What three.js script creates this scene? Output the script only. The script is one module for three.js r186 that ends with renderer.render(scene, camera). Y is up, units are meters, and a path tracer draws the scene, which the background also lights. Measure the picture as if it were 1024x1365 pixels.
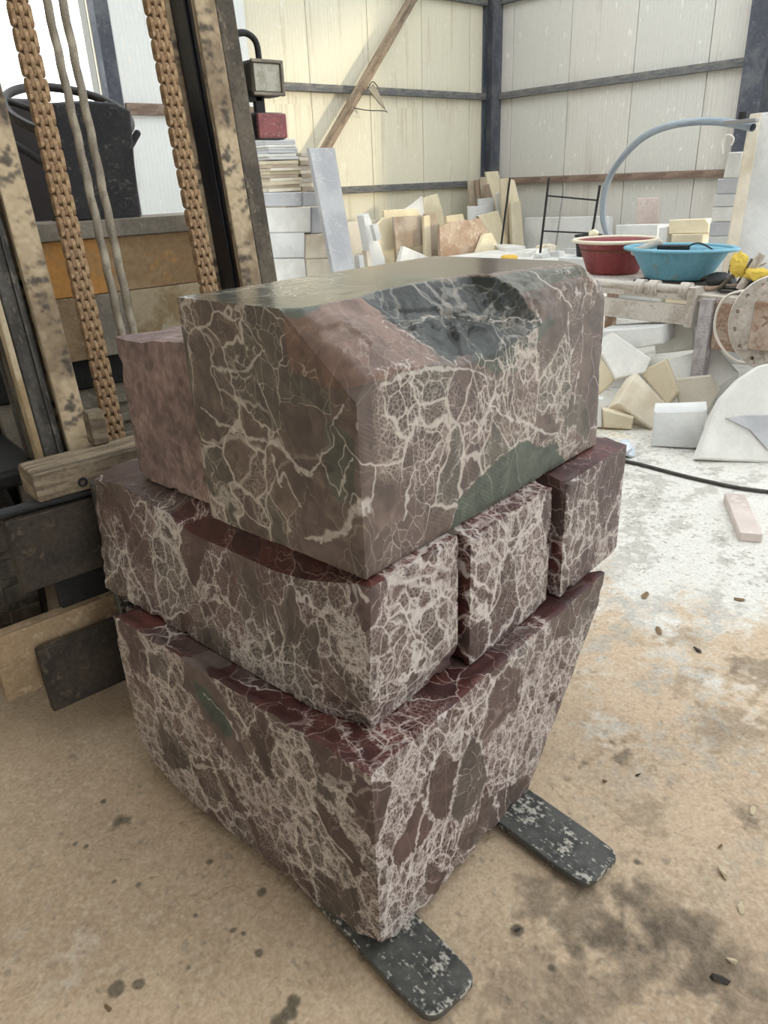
import * as THREE from 'three';
import { RoundedBoxGeometry } from 'three/addons/geometries/RoundedBoxGeometry.js';
import { ConvexGeometry } from 'three/addons/geometries/ConvexGeometry.js';
import { mergeGeometries } from 'three/addons/utils/BufferGeometryUtils.js';

// ---------------------------------------------------------------- camera, sky, exposure
const scene = new THREE.Scene();
const FOCAL = 977.2, EYE = new THREE.Vector3(0, 1.6, 0), D2R = Math.PI / 180;
const camera = new THREE.PerspectiveCamera(2 * Math.atan(682.5 / FOCAL) / D2R, 1024 / 1365, 0.05, 120);
camera.position.copy(EYE);
camera.rotation.set(-24.32 * D2R, -40.07 * D2R, -2.415 * D2R, 'YXZ');
camera.updateMatrixWorld(true);
scene.add(camera);
scene.background = new THREE.Color().setRGB(0.90, 0.96, 1.0);   // bright overcast sky seen through the openings
scene.backgroundIntensity = 5.2;
const renderer = new THREE.WebGLRenderer();
renderer.toneMapping = THREE.LinearToneMapping;
renderer.toneMappingExposure = 0.66;
renderer.shadowMap.enabled = true;
const ROOM = { x0: -4.5, x1: 9.6, z0: -8.5, z1: 5.5, h: 5.2 };
// low warm sun that slants in through the gate of the right wall, past the stones, onto the back wall
const sun = new THREE.DirectionalLight(new THREE.Color().setRGB(1.0, 0.86, 0.60), 2.0);
sun.target.position.set(6.4, 1.5, -8.5); sun.position.set(6.4 + 6, 1.5 + 1.95, -8.5 + 15.6);
sun.castShadow = true; sun.shadow.radius = 7; sun.shadow.mapSize.set(2048, 2048);
Object.assign(sun.shadow.camera, { left: -12, right: 12, top: 12, bottom: -12, near: 0.5, far: 45 });
scene.add(sun, sun.target);

// ---------------------------------------------------------------- small maths
const V3 = (x, y, z) => new THREE.Vector3(x, y, z);
function rng(seed) { let s = (seed * 2654435761) >>> 0 || 1; return () => { s ^= s << 13; s >>>= 0; s ^= s >>> 17; s ^= s << 5; s >>>= 0; return s / 4294967296; }; }
const clamp = (x, a = 0, b = 1) => x < a ? a : x > b ? b : x;
const mix = (a, b, t) => a + (b - a) * t;
const sstep = (a, b, x) => { const t = clamp((x - a) / (b - a)); return t * t * (3 - 2 * t); };
function hash3(x, y, z, s) { let h = Math.imul(x, 374761393) ^ Math.imul(y, 668265263) ^ Math.imul(z, 1440662683) ^ Math.imul(s, 974634541); h = Math.imul(h ^ (h >>> 13), 1274126177); h = Math.imul(h ^ (h >>> 15), 2246822519); return (h ^ (h >>> 16)) >>> 0; }
const h01 = (h) => (h & 0xffffff) / 16777216;
const TAB = new Float32Array(65536); { const r = rng(77); for (let i = 0; i < 65536; i++) TAB[i] = r() * 2 - 1; }
const lat = (x, y, z) => { let h = Math.imul(x ^ y ^ z, 0x9E3779B1); return TAB[(h ^ (h >>> 15)) >>> 16]; };
function noise(x, y, z, s = 0) {          // smooth value noise, -1..1
  const X = Math.floor(x), Y = Math.floor(y), Z = Math.floor(z);
  let u = x - X, v = y - Y, w = z - Z; u = u * u * (3 - 2 * u); v = v * v * (3 - 2 * v); w = w * w * (3 - 2 * w);
  const x0 = Math.imul(X, 374761393) ^ Math.imul(s, 974634541), x1 = Math.imul(X + 1, 374761393) ^ Math.imul(s, 974634541), y0 = Math.imul(Y, 668265263), y1 = Math.imul(Y + 1, 668265263), z0 = Math.imul(Z, 1440662683), z1 = Math.imul(Z + 1, 1440662683);
  const a0 = lat(x0, y0, z0), b0 = lat(x0, y1, z0), c0 = lat(x0, y0, z1), e0 = lat(x0, y1, z1);
  const a = a0 + (lat(x1, y0, z0) - a0) * u, b = b0 + (lat(x1, y1, z0) - b0) * u, c = c0 + (lat(x1, y0, z1) - c0) * u, e = e0 + (lat(x1, y1, z1) - e0) * u;
  const p = a + (b - a) * v, q = c + (e - c) * v; return p + (q - p) * w;
}
const fbm = (x, y, z, s, o = 4) => { let r = 0, a = 0.5; for (let i = 0; i < o; i++) { r += a * noise(x, y, z, s + i); x *= 2.03; y *= 2.03; z *= 2.03; a *= 0.5; } return r; };
const W = { d: 0, id: 0, f: 0 };
function cells(x, y, z, s) {              // Voronoi cells: distance to the wall between the two nearest, and the cell's hash
  const X = Math.floor(x), Y = Math.floor(y), Z = Math.floor(z);
  let d1 = 9, d2 = 9, ax = 0, ay = 0, az = 0, bx = 0, by = 0, bz = 0, id = 0;
  for (let k = -1; k < 2; k++) for (let j = -1; j < 2; j++) for (let i = -1; i < 2; i++) {
    const h = hash3(X + i, Y + j, Z + k, s);
    const px = X + i + (h & 1023) / 1023 - x, py = Y + j + ((h >>> 10) & 1023) / 1023 - y, pz = Z + k + ((h >>> 20) & 1023) / 1023 - z, d = px * px + py * py + pz * pz;
    if (d < d1) { d2 = d1; bx = ax; by = ay; bz = az; d1 = d; ax = px; ay = py; az = pz; id = h; } else if (d < d2) { d2 = d; bx = px; by = py; bz = pz; }
  }
  W.d = (d2 - d1) / (2 * Math.hypot(ax - bx, ay - by, az - bz) + 1e-6); W.id = id; W.f = Math.sqrt(d1);
}
// where the sight line through a photograph pixel meets a plane of the room (used to measure where things stand)
function ray(px, py) { return V3((px - 512) / FOCAL, -(py - 682.5) / FOCAL, -1).applyQuaternion(camera.quaternion); }
function atY(px, py, y) { const d = ray(px, py); return EYE.clone().addScaledVector(d, (y - EYE.y) / d.y); }
function atZ(px, py, z) { const d = ray(px, py); return EYE.clone().addScaledVector(d, (z - EYE.z) / d.z); }
function atX(px, py, x) { const d = ray(px, py); return EYE.clone().addScaledVector(d, (x - EYE.x) / d.x); }
function onPlane(px, py, p, n) { const d = ray(px, py); return EYE.clone().addScaledVector(d, p.clone().sub(EYE).dot(n) / d.dot(n)); }

// ---------------------------------------------------------------- naming
const taken = {};
function numbered(n) { const k = taken[n] = (taken[n] ?? -1) + 1; return k ? n + '_' + String(k).padStart(3, '0') : n; }
function shade(o) { o.traverse((m) => { if (m.isMesh) { m.castShadow = true; m.receiveShadow = true; } }); return o; }
function top(o, name, label, category, group) { o.name = numbered(name); o.userData.label = label; if (category) o.userData.category = category; if (group) o.userData.group = group; scene.add(o); return o; }
function structure(o, name, label) { o.name = name; o.userData.kind = 'structure'; if (label) o.userData.label = label; scene.add(o); return o; }
function thing(name, label, category, pos = [0, 0, 0], group) { const g = new THREE.Group(); g.position.set(...pos); return top(g, name, label, category, group); }
function part(parent, name, geo, mat, label) { const m = new THREE.Mesh(geo, mat); m.name = name; if (label) m.userData.label = label; parent.add(m); return m; }

// ---------------------------------------------------------------- geometry helpers
function metreUV(g) {                     // uv in metres by the way a face points
  const p = g.attributes.position, n = g.attributes.normal, uv = new Float32Array(p.count * 2);
  for (let i = 0; i < p.count; i++) {
    const ax = Math.abs(n.getX(i)), ay = Math.abs(n.getY(i)), az = Math.abs(n.getZ(i));
    const q = ax > ay && ax > az ? [p.getZ(i), p.getY(i)] : ay > az ? [p.getX(i), p.getZ(i)] : [p.getX(i), p.getY(i)];
    uv[2 * i] = q[0]; uv[2 * i + 1] = q[1];
  }
  g.setAttribute('uv', new THREE.BufferAttribute(uv, 2)); return g;
}
function box(x0, x1, y0, y1, z0, z1, r = 0.004) {
  const w = x1 - x0, h = y1 - y0, d = z1 - z0, g = new RoundedBoxGeometry(w, h, d, 1, Math.min(r, w / 3, h / 3, d / 3));
  g.translate((x0 + x1) / 2, (y0 + y1) / 2, (z0 + z1) / 2); return metreUV(g);
}
function plain(g) { const n = g.index ? g.toNonIndexed() : g; for (const k of Object.keys(n.attributes)) if (!['position', 'normal', 'uv'].includes(k)) n.deleteAttribute(k); return n; }
const merge = (l) => mergeGeometries(l.map(plain));
function tube(pts, r, seg = 40, rad = 10, closed = false) { return new THREE.TubeGeometry(new THREE.CatmullRomCurve3(pts.map((p) => p.isVector3 ? p : V3(...p)), closed, 'catmullrom', 0.5), seg, r, rad, closed); }
function rod(a, b, r, rad = 12) { const g = new THREE.CylinderGeometry(r, r, a.distanceTo(b), rad); g.applyQuaternion(new THREE.Quaternion().setFromUnitVectors(V3(0, 1, 0), b.clone().sub(a).normalize())); const c = a.clone().add(b).multiplyScalar(0.5); return g.translate(c.x, c.y, c.z); }
function lathe(pts, seg = 40) { return new THREE.LatheGeometry(pts.map(([x, y]) => new THREE.Vector2(x, y)), seg); }

// ---------------------------------------------------------------- tiling textures of what surfaces are made of
function tileFbm(u, v, period, s, o) { let r = 0, a = 0.5, f = period; for (let i = 0; i < o; i++) { r += a * tileNoise(u * f, v * f, f, s + i * 7); f *= 2; a *= 0.55; } return r; }
function tileNoise(x, y, per, s) {
  const X = Math.floor(x), Y = Math.floor(y); let u = x - X, v = y - Y; u = u * u * (3 - 2 * u); v = v * v * (3 - 2 * v);
  const xa = Math.imul((X % per + per) % per, 374761393) ^ Math.imul(s, 974634541), xb = Math.imul(((X + 1) % per + per) % per, 374761393) ^ Math.imul(s, 974634541), ya = Math.imul((Y % per + per) % per, 668265263), yb = Math.imul(((Y + 1) % per + per) % per, 668265263);
  const a = lat(xa, ya, 7), b = lat(xa, yb, 7); const p = a + (lat(xb, ya, 7) - a) * u, q = b + (lat(xb, yb, 7) - b) * u; return p + (q - p) * v;
}
function makeTex(w, h, fn, repeatX, repeatY, srgb = true) {
  const d = new Uint8Array(w * h * 4);
  for (let j = 0; j < h; j++) for (let i = 0; i < w; i++) { const c = fn((i + 0.5) / w, (j + 0.5) / h), k = 4 * (j * w + i); d[k] = clamp(c[0], 0, 255); d[k + 1] = clamp(c[1], 0, 255); d[k + 2] = clamp(c[2], 0, 255); d[k + 3] = 255; }
  const t = new THREE.DataTexture(d, w, h); t.wrapS = t.wrapT = THREE.RepeatWrapping; t.magFilter = THREE.LinearFilter; t.minFilter = THREE.LinearMipmapLinearFilter; t.generateMipmaps = true;
  if (srgb) t.colorSpace = THREE.SRGBColorSpace;
  if (repeatX) t.repeat.set(repeatX, repeatY ?? repeatX);
  t.needsUpdate = true; return t;
}
const lerp3 = (a, b, t) => [mix(a[0], b[0], t), mix(a[1], b[1], t), mix(a[2], b[2], t)];
// a coat with patches of a second matter (dust, rust, bare metal) and specks of a third
function coat(base, second, third, { size = 0.6, n = 256, amount = 0, sharp = 0.18, stretch = [1, 1], specks = 0.55, seed = 1, grain = 14, rough = 0.75, metal = 0, bump = 0.002, P = 4 } = {}) {
  const field = (u, v) => tileFbm(u * stretch[0], v * stretch[1], P, seed, 5);
  const map = makeTex(n, n, (u, v) => {
    const fine = tileFbm(u * stretch[0], v * stretch[1], 28, seed + 60, 3), f = field(u, v) + 0.35 * fine, k = sstep(-sharp - 0.2, sharp + 0.2, f + amount), g = tileFbm(u, v, 64, seed + 91, 1) * grain, sp = sstep(specks - 0.1, specks + 0.35, 0.6 * tileFbm(u * stretch[0], v * stretch[1], 12, seed + 40, 5) + 0.7 * fine + 0.2);
    const c = lerp3(lerp3(base, second, k), third, sp * 0.75); return [c[0] + g, c[1] + g, c[2] + g];
  }, 1 / size);
  const m = new THREE.MeshStandardMaterial({ map, roughness: rough, metalness: metal });
  if (bump) { m.bumpMap = makeTex(128, 128, (u, v) => { const g = 128 + 100 * tileFbm(u, v, 8, seed + 5, 5); return [g, g, g]; }, 1 / size, undefined, false); m.bumpScale = bump; }
  return m;
}
const flat = (r, g, b, rough = 0.7, metal = 0) => new THREE.MeshStandardMaterial({ color: new THREE.Color(`rgb(${r},${g},${b})`), roughness: rough, metalness: metal });

// ================================================================ THE SETTING
// ---- floor: concrete with paler patches and stains
const stains = [[822, 1000, 0.13, 0.8], [800, 1015, 0.08, 0.6], [770, 1215, 0.12, 0.55], [880, 1275, 0.16, 0.4], [960, 1255, 0.14, 0.35], [800, 1330, 0.14, 0.3], [1015, 905, 0.12, 0.5], [985, 970, 0.15, 0.4], [1020, 1090, 0.1, 0.7], [905, 1195, 0.14, 0.3], [700, 1330, 0.16, 0.35], [935, 905, 0.12, 0.35], [900, 850, 0.1, 0.3], [1000, 1330, 0.18, 0.35], [860, 1090, 0.09, 0.3]]  // the mark below the right fork tine paints in its shadow
  .map(([x, y, r, a]) => { const p = atY(x, y, 0); return [p.x, p.z, r, a]; });
const spots = [[158, 1097, 0.03], [185, 1180, 0.012], [152, 1175, 0.01], [115, 1128, 0.008], [100, 1125, 0.007], [138, 1068, 0.01], [350, 1190, 0.02], [392, 1337, 0.016], [386, 1350, 0.016], [183, 1310, 0.014], [155, 1318, 0.02], [252, 1290, 0.01], [345, 1270, 0.009], [310, 1240, 0.01], [690, 1240, 0.014], [395, 1075, 0.008], [260, 1220, 0.008], [325, 1245, 0.007], [280, 1150, 0.012], [372, 1365, 0.02], [600, 1330, 0.01], [850, 1150, 0.01], [735, 1290, 0.008]]
  .map(([x, y, r]) => { const p = atY(x, y, 0); return [p.x, p.z, r]; });
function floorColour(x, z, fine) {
  const n1 = fbm(x * 1.3, 3, z * 1.3, 11, 4), n2 = fbm(x * 6, 1, z * 6, 23, 4), n3 = fine ? fbm(x * 34, 5, z * 34, 31, 3) : fbm(x * 20, 5, z * 20, 31, 2);
  let c = lerp3([190, 168, 142], [170, 148, 124], sstep(-0.4, 0.4, n1 + 0.5 * n2));
  // paler tone: patchy, grainy, stronger to the right and back and near left
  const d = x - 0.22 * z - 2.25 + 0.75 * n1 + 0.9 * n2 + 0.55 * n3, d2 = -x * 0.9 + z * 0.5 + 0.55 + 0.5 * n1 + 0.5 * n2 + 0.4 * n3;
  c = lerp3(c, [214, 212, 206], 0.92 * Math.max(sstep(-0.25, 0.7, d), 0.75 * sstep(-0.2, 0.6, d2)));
  c = lerp3(c, [158, 153, 144], 0.55 * sstep(0.0, 0.5, fbm(x * 5, 9, z * 9, 57, 5) + 0.7 * n3) * sstep(0, 1, x - 1));
  c = lerp3(c, [206, 182, 140], 0.7 * sstep(0.55, 0.2, Math.hypot(x - 4.5, (z + 2.75) * 1.2) + 0.35 * n2 + 0.2 * n3));   // spilt yellow sand by the rubble
  // crumbs and scratches of grey grit
  const n4 = fine ? noise(x * 95, 5, z * 95, 36) * 0.6 + noise(x * 41, 3, z * 41, 37) * 0.4 : 0;
  c = lerp3(c, [134, 124, 110], 0.5 * sstep(0.44, 0.66, n4 + 0.5 * n1));
  c = lerp3(c, [216, 206, 188], 0.22 * sstep(0.42, 0.65, -n4 + 0.3 * n2));
  for (const [sx, sz, r, a] of stains) { const q = Math.hypot(x - sx, (z - sz) * 1.2) / r; if (q < 1.8) c = lerp3(c, [86, 76, 64], a * 0.8 * sstep(1.1, 0.1, q + 1.5 * n2 + 1.1 * n3)); }
  if (fine) for (const [sx, sz, r] of spots) { const q = Math.hypot(x - sx, z - sz) / r; if (q < 2) c = lerp3(c, [92, 84, 70], 0.8 * sstep(1.2, 0.6, q + 0.8 * n3 + 0.5 * n2)); }
  if (fine) { const q = noise(x * 230, 2, z * 230, 5) * 11 + noise(x * 110, 4, z * 110, 6) * 8; c = [c[0] + q, c[1] + q, c[2] + q]; }
  return c;
}
const NEAR = { x0: -0.5, x1: 4.3, z0: -3.1, z1: 0.3 };
function floorMaterial(r, w, h, fine) {
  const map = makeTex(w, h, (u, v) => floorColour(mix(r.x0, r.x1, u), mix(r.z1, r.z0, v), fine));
  const bumpMap = makeTex(512, 512, (u, v) => { const g = 128 + 90 * tileFbm(u, v, 8, 3, 6) + 60 * sstep(0.3, 0.45, tileFbm(u, v, 24, 19, 3)); return [g, g, g]; }, (r.x1 - r.x0) / 1.1, (r.z1 - r.z0) / 1.1, false);
  return new THREE.MeshStandardMaterial({ map, bumpMap, bumpScale: 0.006, roughness: 0.92 });
}
const floor = structure(new THREE.Group(), 'floor', 'dusty beige concrete floor with dark stains');
{
  const slab = (r) => { const s = new THREE.Shape(); s.moveTo(r.x0, -r.z0); s.lineTo(r.x1, -r.z0); s.lineTo(r.x1, -r.z1); s.lineTo(r.x0, -r.z1); return s; };
  const make = (name, shape, r, mat) => {
    const g = new THREE.ExtrudeGeometry(shape, { depth: 0.2, bevelEnabled: false }); g.rotateX(-Math.PI / 2); g.translate(0, -0.2, 0);
    const p = g.attributes.position, uv = g.attributes.uv;
    for (let i = 0; i < p.count; i++) uv.setXY(i, (p.getX(i) - r.x0) / (r.x1 - r.x0), (r.z1 - p.getZ(i)) / (r.z1 - r.z0));
    part(floor, name, g, mat);
  };
  const all = { x0: ROOM.x0 - 0.3, x1: ROOM.x1 + 0.3, z0: ROOM.z0 - 0.3, z1: ROOM.z1 + 0.3 }, outer = slab(all);
  outer.holes.push(new THREE.Path([...slab(NEAR).getPoints()]));
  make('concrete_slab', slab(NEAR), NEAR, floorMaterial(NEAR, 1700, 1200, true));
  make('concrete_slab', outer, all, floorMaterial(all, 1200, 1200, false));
}
// yard outside the doorways
{
  const yard = new THREE.Mesh(new THREE.CircleGeometry(45, 48).rotateX(-Math.PI / 2).translate(0, -0.22, 0), flat(196, 190, 178, 0.95));
  structure(yard, 'ground_outside', 'pale dusty yard outside the shed');
}

// ---- walls of painted cladding panels on steel girts and columns
const streak = (base, dirt, seed) => {
  const map = makeTex(512, 512, (u, v) => {
    const s = tileNoise(u * 48, v * 2, 48, seed) * 0.5 + tileNoise(u * 120, v * 4, 120, seed + 3) * 0.3 + tileFbm(u, v, 3, seed + 9, 5) * 0.9;
    const k = sstep(0.15, 1.0, s), g = tileFbm(u, v, 64, seed + 31, 2) * 5, rib = Math.cos(u * Math.PI * 2 * 20) * 1.6;
    const c = lerp3(base, dirt, k * 0.55), sp = sstep(0.62, 0.7, tileFbm(u, v, 22, seed + 77, 3) + 0.12) * 0.6, e = lerp3(c, [238, 234, 224], sp); return [e[0] + g + rib, e[1] + g + rib, e[2] + g + rib];
  }, 1, 0.4);
  return new THREE.MeshStandardMaterial({ map, roughness: 0.6 });
};
const M = {};
M.cladCream = [streak([226, 219, 196], [186, 172, 146], 101), streak([222, 216, 195], [182, 168, 144], 131)];
M.cladGrey = [streak([208, 204, 196], [174, 167, 157], 161), streak([204, 202, 195], [170, 165, 155], 191)];
M.core = flat(150, 148, 142, 0.9);
M.girt = coat([92, 93, 97], [124, 121, 114], [176, 170, 158], { size: 0.5, amount: -0.05, seed: 5, specks: 0.62, stretch: [1, 3] });
M.girtBrown = coat([112, 92, 80], [138, 120, 106], [176, 166, 152], { size: 0.5, seed: 8, specks: 0.62, stretch: [1, 4] });
M.column = coat([70, 73, 82], [96, 97, 102], [132, 132, 134], { size: 1.1, amount: -0.1, seed: 12, specks: 0.72 });
function wallX(group, x0, x1, z, out, mats, seams, y0, y1) {      // a wall along x at z; out = which way its inside faces
  let n = 0; const s = [x0, ...seams.filter((v) => v > x0 + 0.05 && v < x1 - 0.05), x1];
  for (let i = 0; i + 1 < s.length; i++) part(group, 'cladding_panel', box(s[i] + 0.004, s[i + 1] - 0.004, y0, y1, z + Math.min(0, -out * 0.04), z + Math.max(0, -out * 0.04), 0.006), mats[n++ % mats.length]);
  part(group, 'panel_core', box(x0, x1, y0, y1, z + Math.min(-out * 0.2, -out * 0.042), z + Math.max(-out * 0.2, -out * 0.042), 0.002), M.core);
}
function wallZ(group, z0, z1, x, out, mats, seams, y0, y1) {
  let n = 0; const s = [z0, ...seams.filter((v) => v > z0 + 0.05 && v < z1 - 0.05), z1];
  for (let i = 0; i + 1 < s.length; i++) part(group, 'cladding_panel', box(x + Math.min(0, -out * 0.04), x + Math.max(0, -out * 0.04), y0, y1, s[i] + 0.004, s[i + 1] - 0.004, 0.006), mats[n++ % mats.length]);
  part(group, 'panel_core', box(x + Math.min(-out * 0.2, -out * 0.042), x + Math.max(-out * 0.2, -out * 0.042), y0, y1, z0, z1, 0.002), M.core);
}
const seamsX = Array.from({ length: 18 }, (_, i) => 6.246 + 0.965 * (i - 11)), seamsZ = Array.from({ length: 18 }, (_, i) => -7.08 + (i - 1)), H = ROOM.h;
const wallBack = structure(new THREE.Group(), 'wall_back', 'cream cladding wall behind the stored stones');
const DOOR = { x0: 0.9, x1: 3.55, y: 4.7 };
wallX(wallBack, ROOM.x0, DOOR.x0, ROOM.z0, 1, M.cladCream, seamsX, 0, H);
wallX(wallBack, DOOR.x1, ROOM.x1, ROOM.z0, 1, M.cladCream, seamsX, 0, H);
wallX(wallBack, DOOR.x0, DOOR.x1, ROOM.z0, 1, M.cladCream, seamsX, DOOR.y, H);
for (const [y, m] of [[1.46, M.girt], [2.64, M.girt], [3.82, M.girt]]) part(wallBack, 'girt', box(5.35, ROOM.x1 - 0.17, y, y + 0.085, ROOM.z0 + 0.003, ROOM.z0 + 0.075), m);
part(wallBack, 'door_post', box(DOOR.x1 + 0.01, DOOR.x1 + 0.155, 0, H, ROOM.z0 + 0.003, ROOM.z0 + 0.16), M.column);
part(wallBack, 'door_post', box(DOOR.x0 - 0.2, DOOR.x0 - 0.01, 0, H, ROOM.z0 + 0.003, ROOM.z0 + 0.16), M.column);
part(wallBack, 'corner_column', merge([box(ROOM.x1 - 0.2, ROOM.x1 - 0.005, 0, H, ROOM.z0 + 0.19, ROOM.z0 + 0.22), box(ROOM.x1 - 0.2, ROOM.x1 - 0.005, 0, H, ROOM.z0 + 0.003, ROOM.z0 + 0.03), box(ROOM.x1 - 0.115, ROOM.x1 - 0.1, 0, H, ROOM.z0 + 0.02, ROOM.z0 + 0.2)]), M.column);
const wallRight = structure(new THREE.Group(), 'wall_right', 'grey white cladding wall with three girts');
const GATE = { z0: -3.2, z1: 3.2, y: 4.4 };
wallZ(wallRight, ROOM.z0, GATE.z0, ROOM.x1, -1, M.cladGrey, seamsZ, 0, H);
wallZ(wallRight, GATE.z1, ROOM.z1, ROOM.x1, -1, M.cladGrey, seamsZ, 0, H);
wallZ(wallRight, GATE.z0, GATE.z1, ROOM.x1, -1, M.cladGrey, seamsZ, GATE.y, H);
for (const [y, m] of [[1.475, M.girtBrown], [2.63, M.girt], [3.82, M.girt]]) part(wallRight, 'girt', box(ROOM.x1 - 0.075, ROOM.x1 - 0.003, y, y + 0.09, ROOM.z0 + 0.23, GATE.z0 - 0.2), m);
part(wallRight, 'column', box(ROOM.x1 - 0.24, ROOM.x1 - 0.003, 0, H, -4.54, -4.28), M.column);
part(wallRight, 'column', box(ROOM.x1 - 0.24, ROOM.x1 - 0.003, 0, H, GATE.z0 - 0.2, GATE.z0 - 0.003), M.column);
const wallLeft = structure(new THREE.Group(), 'wall_left', 'cladding wall on the forklift side');
wallZ(wallLeft, ROOM.z0, ROOM.z1, ROOM.x0, 1, M.cladGrey, seamsZ, 0, H);
const wallFront = structure(new THREE.Group(), 'wall_front', 'cladding wall with a wide gate behind the viewer');
const FRONT = { x0: -2.2, x1: 3.0, y: 4.2 };
wallX(wallFront, ROOM.x0, FRONT.x0, ROOM.z1, -1, M.cladGrey, seamsX, 0, H);
wallX(wallFront, FRONT.x1, ROOM.x1, ROOM.z1, -1, M.cladGrey, seamsX, 0, H);
wallX(wallFront, FRONT.x0, FRONT.x1, ROOM.z1, -1, M.cladGrey, seamsX, FRONT.y, H);
// ---- roof; its clear roof lights are added, unseen, to brighten stack and back
const ceiling = structure(new THREE.Group(), 'ceiling', 'sheet roof with clear roof lights added for brightness');
{
  const sx = [[0.5, 2.3], [3.6, 4.8], [6.0, 8.8]], z0 = ROOM.z0 + 0.5, z1 = ROOM.z1 - 1.2, X0 = ROOM.x0 - 0.2, X1 = ROOM.x1 + 0.2, Z0 = ROOM.z0 - 0.2, Z1 = ROOM.z1 + 0.2;
  part(ceiling, 'roof_sheet', box(X0, X1, H, H + 0.12, Z0, z0), M.cladGrey[0]);
  part(ceiling, 'roof_sheet', box(X0, X1, H, H + 0.12, z1, Z1), M.cladGrey[0]);
  let x = X0;
  for (const [a, b] of [...sx, [X1, X1]]) { part(ceiling, 'roof_sheet', box(x, a, H, H + 0.12, z0, z1), M.cladGrey[0]); x = b; }
  const glass = new THREE.MeshPhysicalMaterial({ color: 0xffffff, transmission: 1, thickness: 0, roughness: 0.02, ior: 1.45 });
  for (const [a, b] of sx) part(ceiling, 'added_roof_light', new THREE.PlaneGeometry(b - a, z1 - z0).rotateX(Math.PI / 2).translate((a + b) / 2, H + 0.05, (z0 + z1) / 2), glass);
}
// ---- sliding door leaf beside the doorway
{
  const g = structure(new THREE.Group(), 'door_1', 'pale sliding door leaf beside the bright doorway');
  part(g, 'door_leaf', box(DOOR.x1 + 0.165, 5.3, 0.03, 4.4, ROOM.z0 + 0.09, ROOM.z0 + 0.14), streak([224, 226, 224], [190, 192, 190], 211));
  part(g, 'door_rail', box(DOOR.x1 + 0.17, 5.3, 2.33, 2.44, ROOM.z0 + 0.142, ROOM.z0 + 0.19), M.girtBrown);
}
// ---- diagonal brace of the back wall
{
  const a = atZ(437, 193, ROOM.z0 + 0.25), b = atZ(549, 0, ROOM.z0 + 0.2), d = b.clone().sub(a), lo = a.clone().addScaledVector(d, -a.y / d.y + 0.01), hi = a.clone().addScaledVector(d, (H - 0.02 - a.y) / d.y);
  const len = lo.distanceTo(hi), g = merge([box(-0.07, 0.07, 0, len, -0.008, 0.008), box(-0.07, -0.054, 0, len, 0, 0.12)]);
  const m = new THREE.Mesh(g, coat([158, 140, 120], [120, 104, 88], [196, 182, 162], { size: 0.8, seed: 33, stretch: [3, 1] }));
  m.position.copy(lo); m.quaternion.setFromUnitVectors(V3(0, 1, 0), d.normalize());
  structure(m, 'trim_1', 'rusty diagonal steel brace across the cream wall');
}

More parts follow.
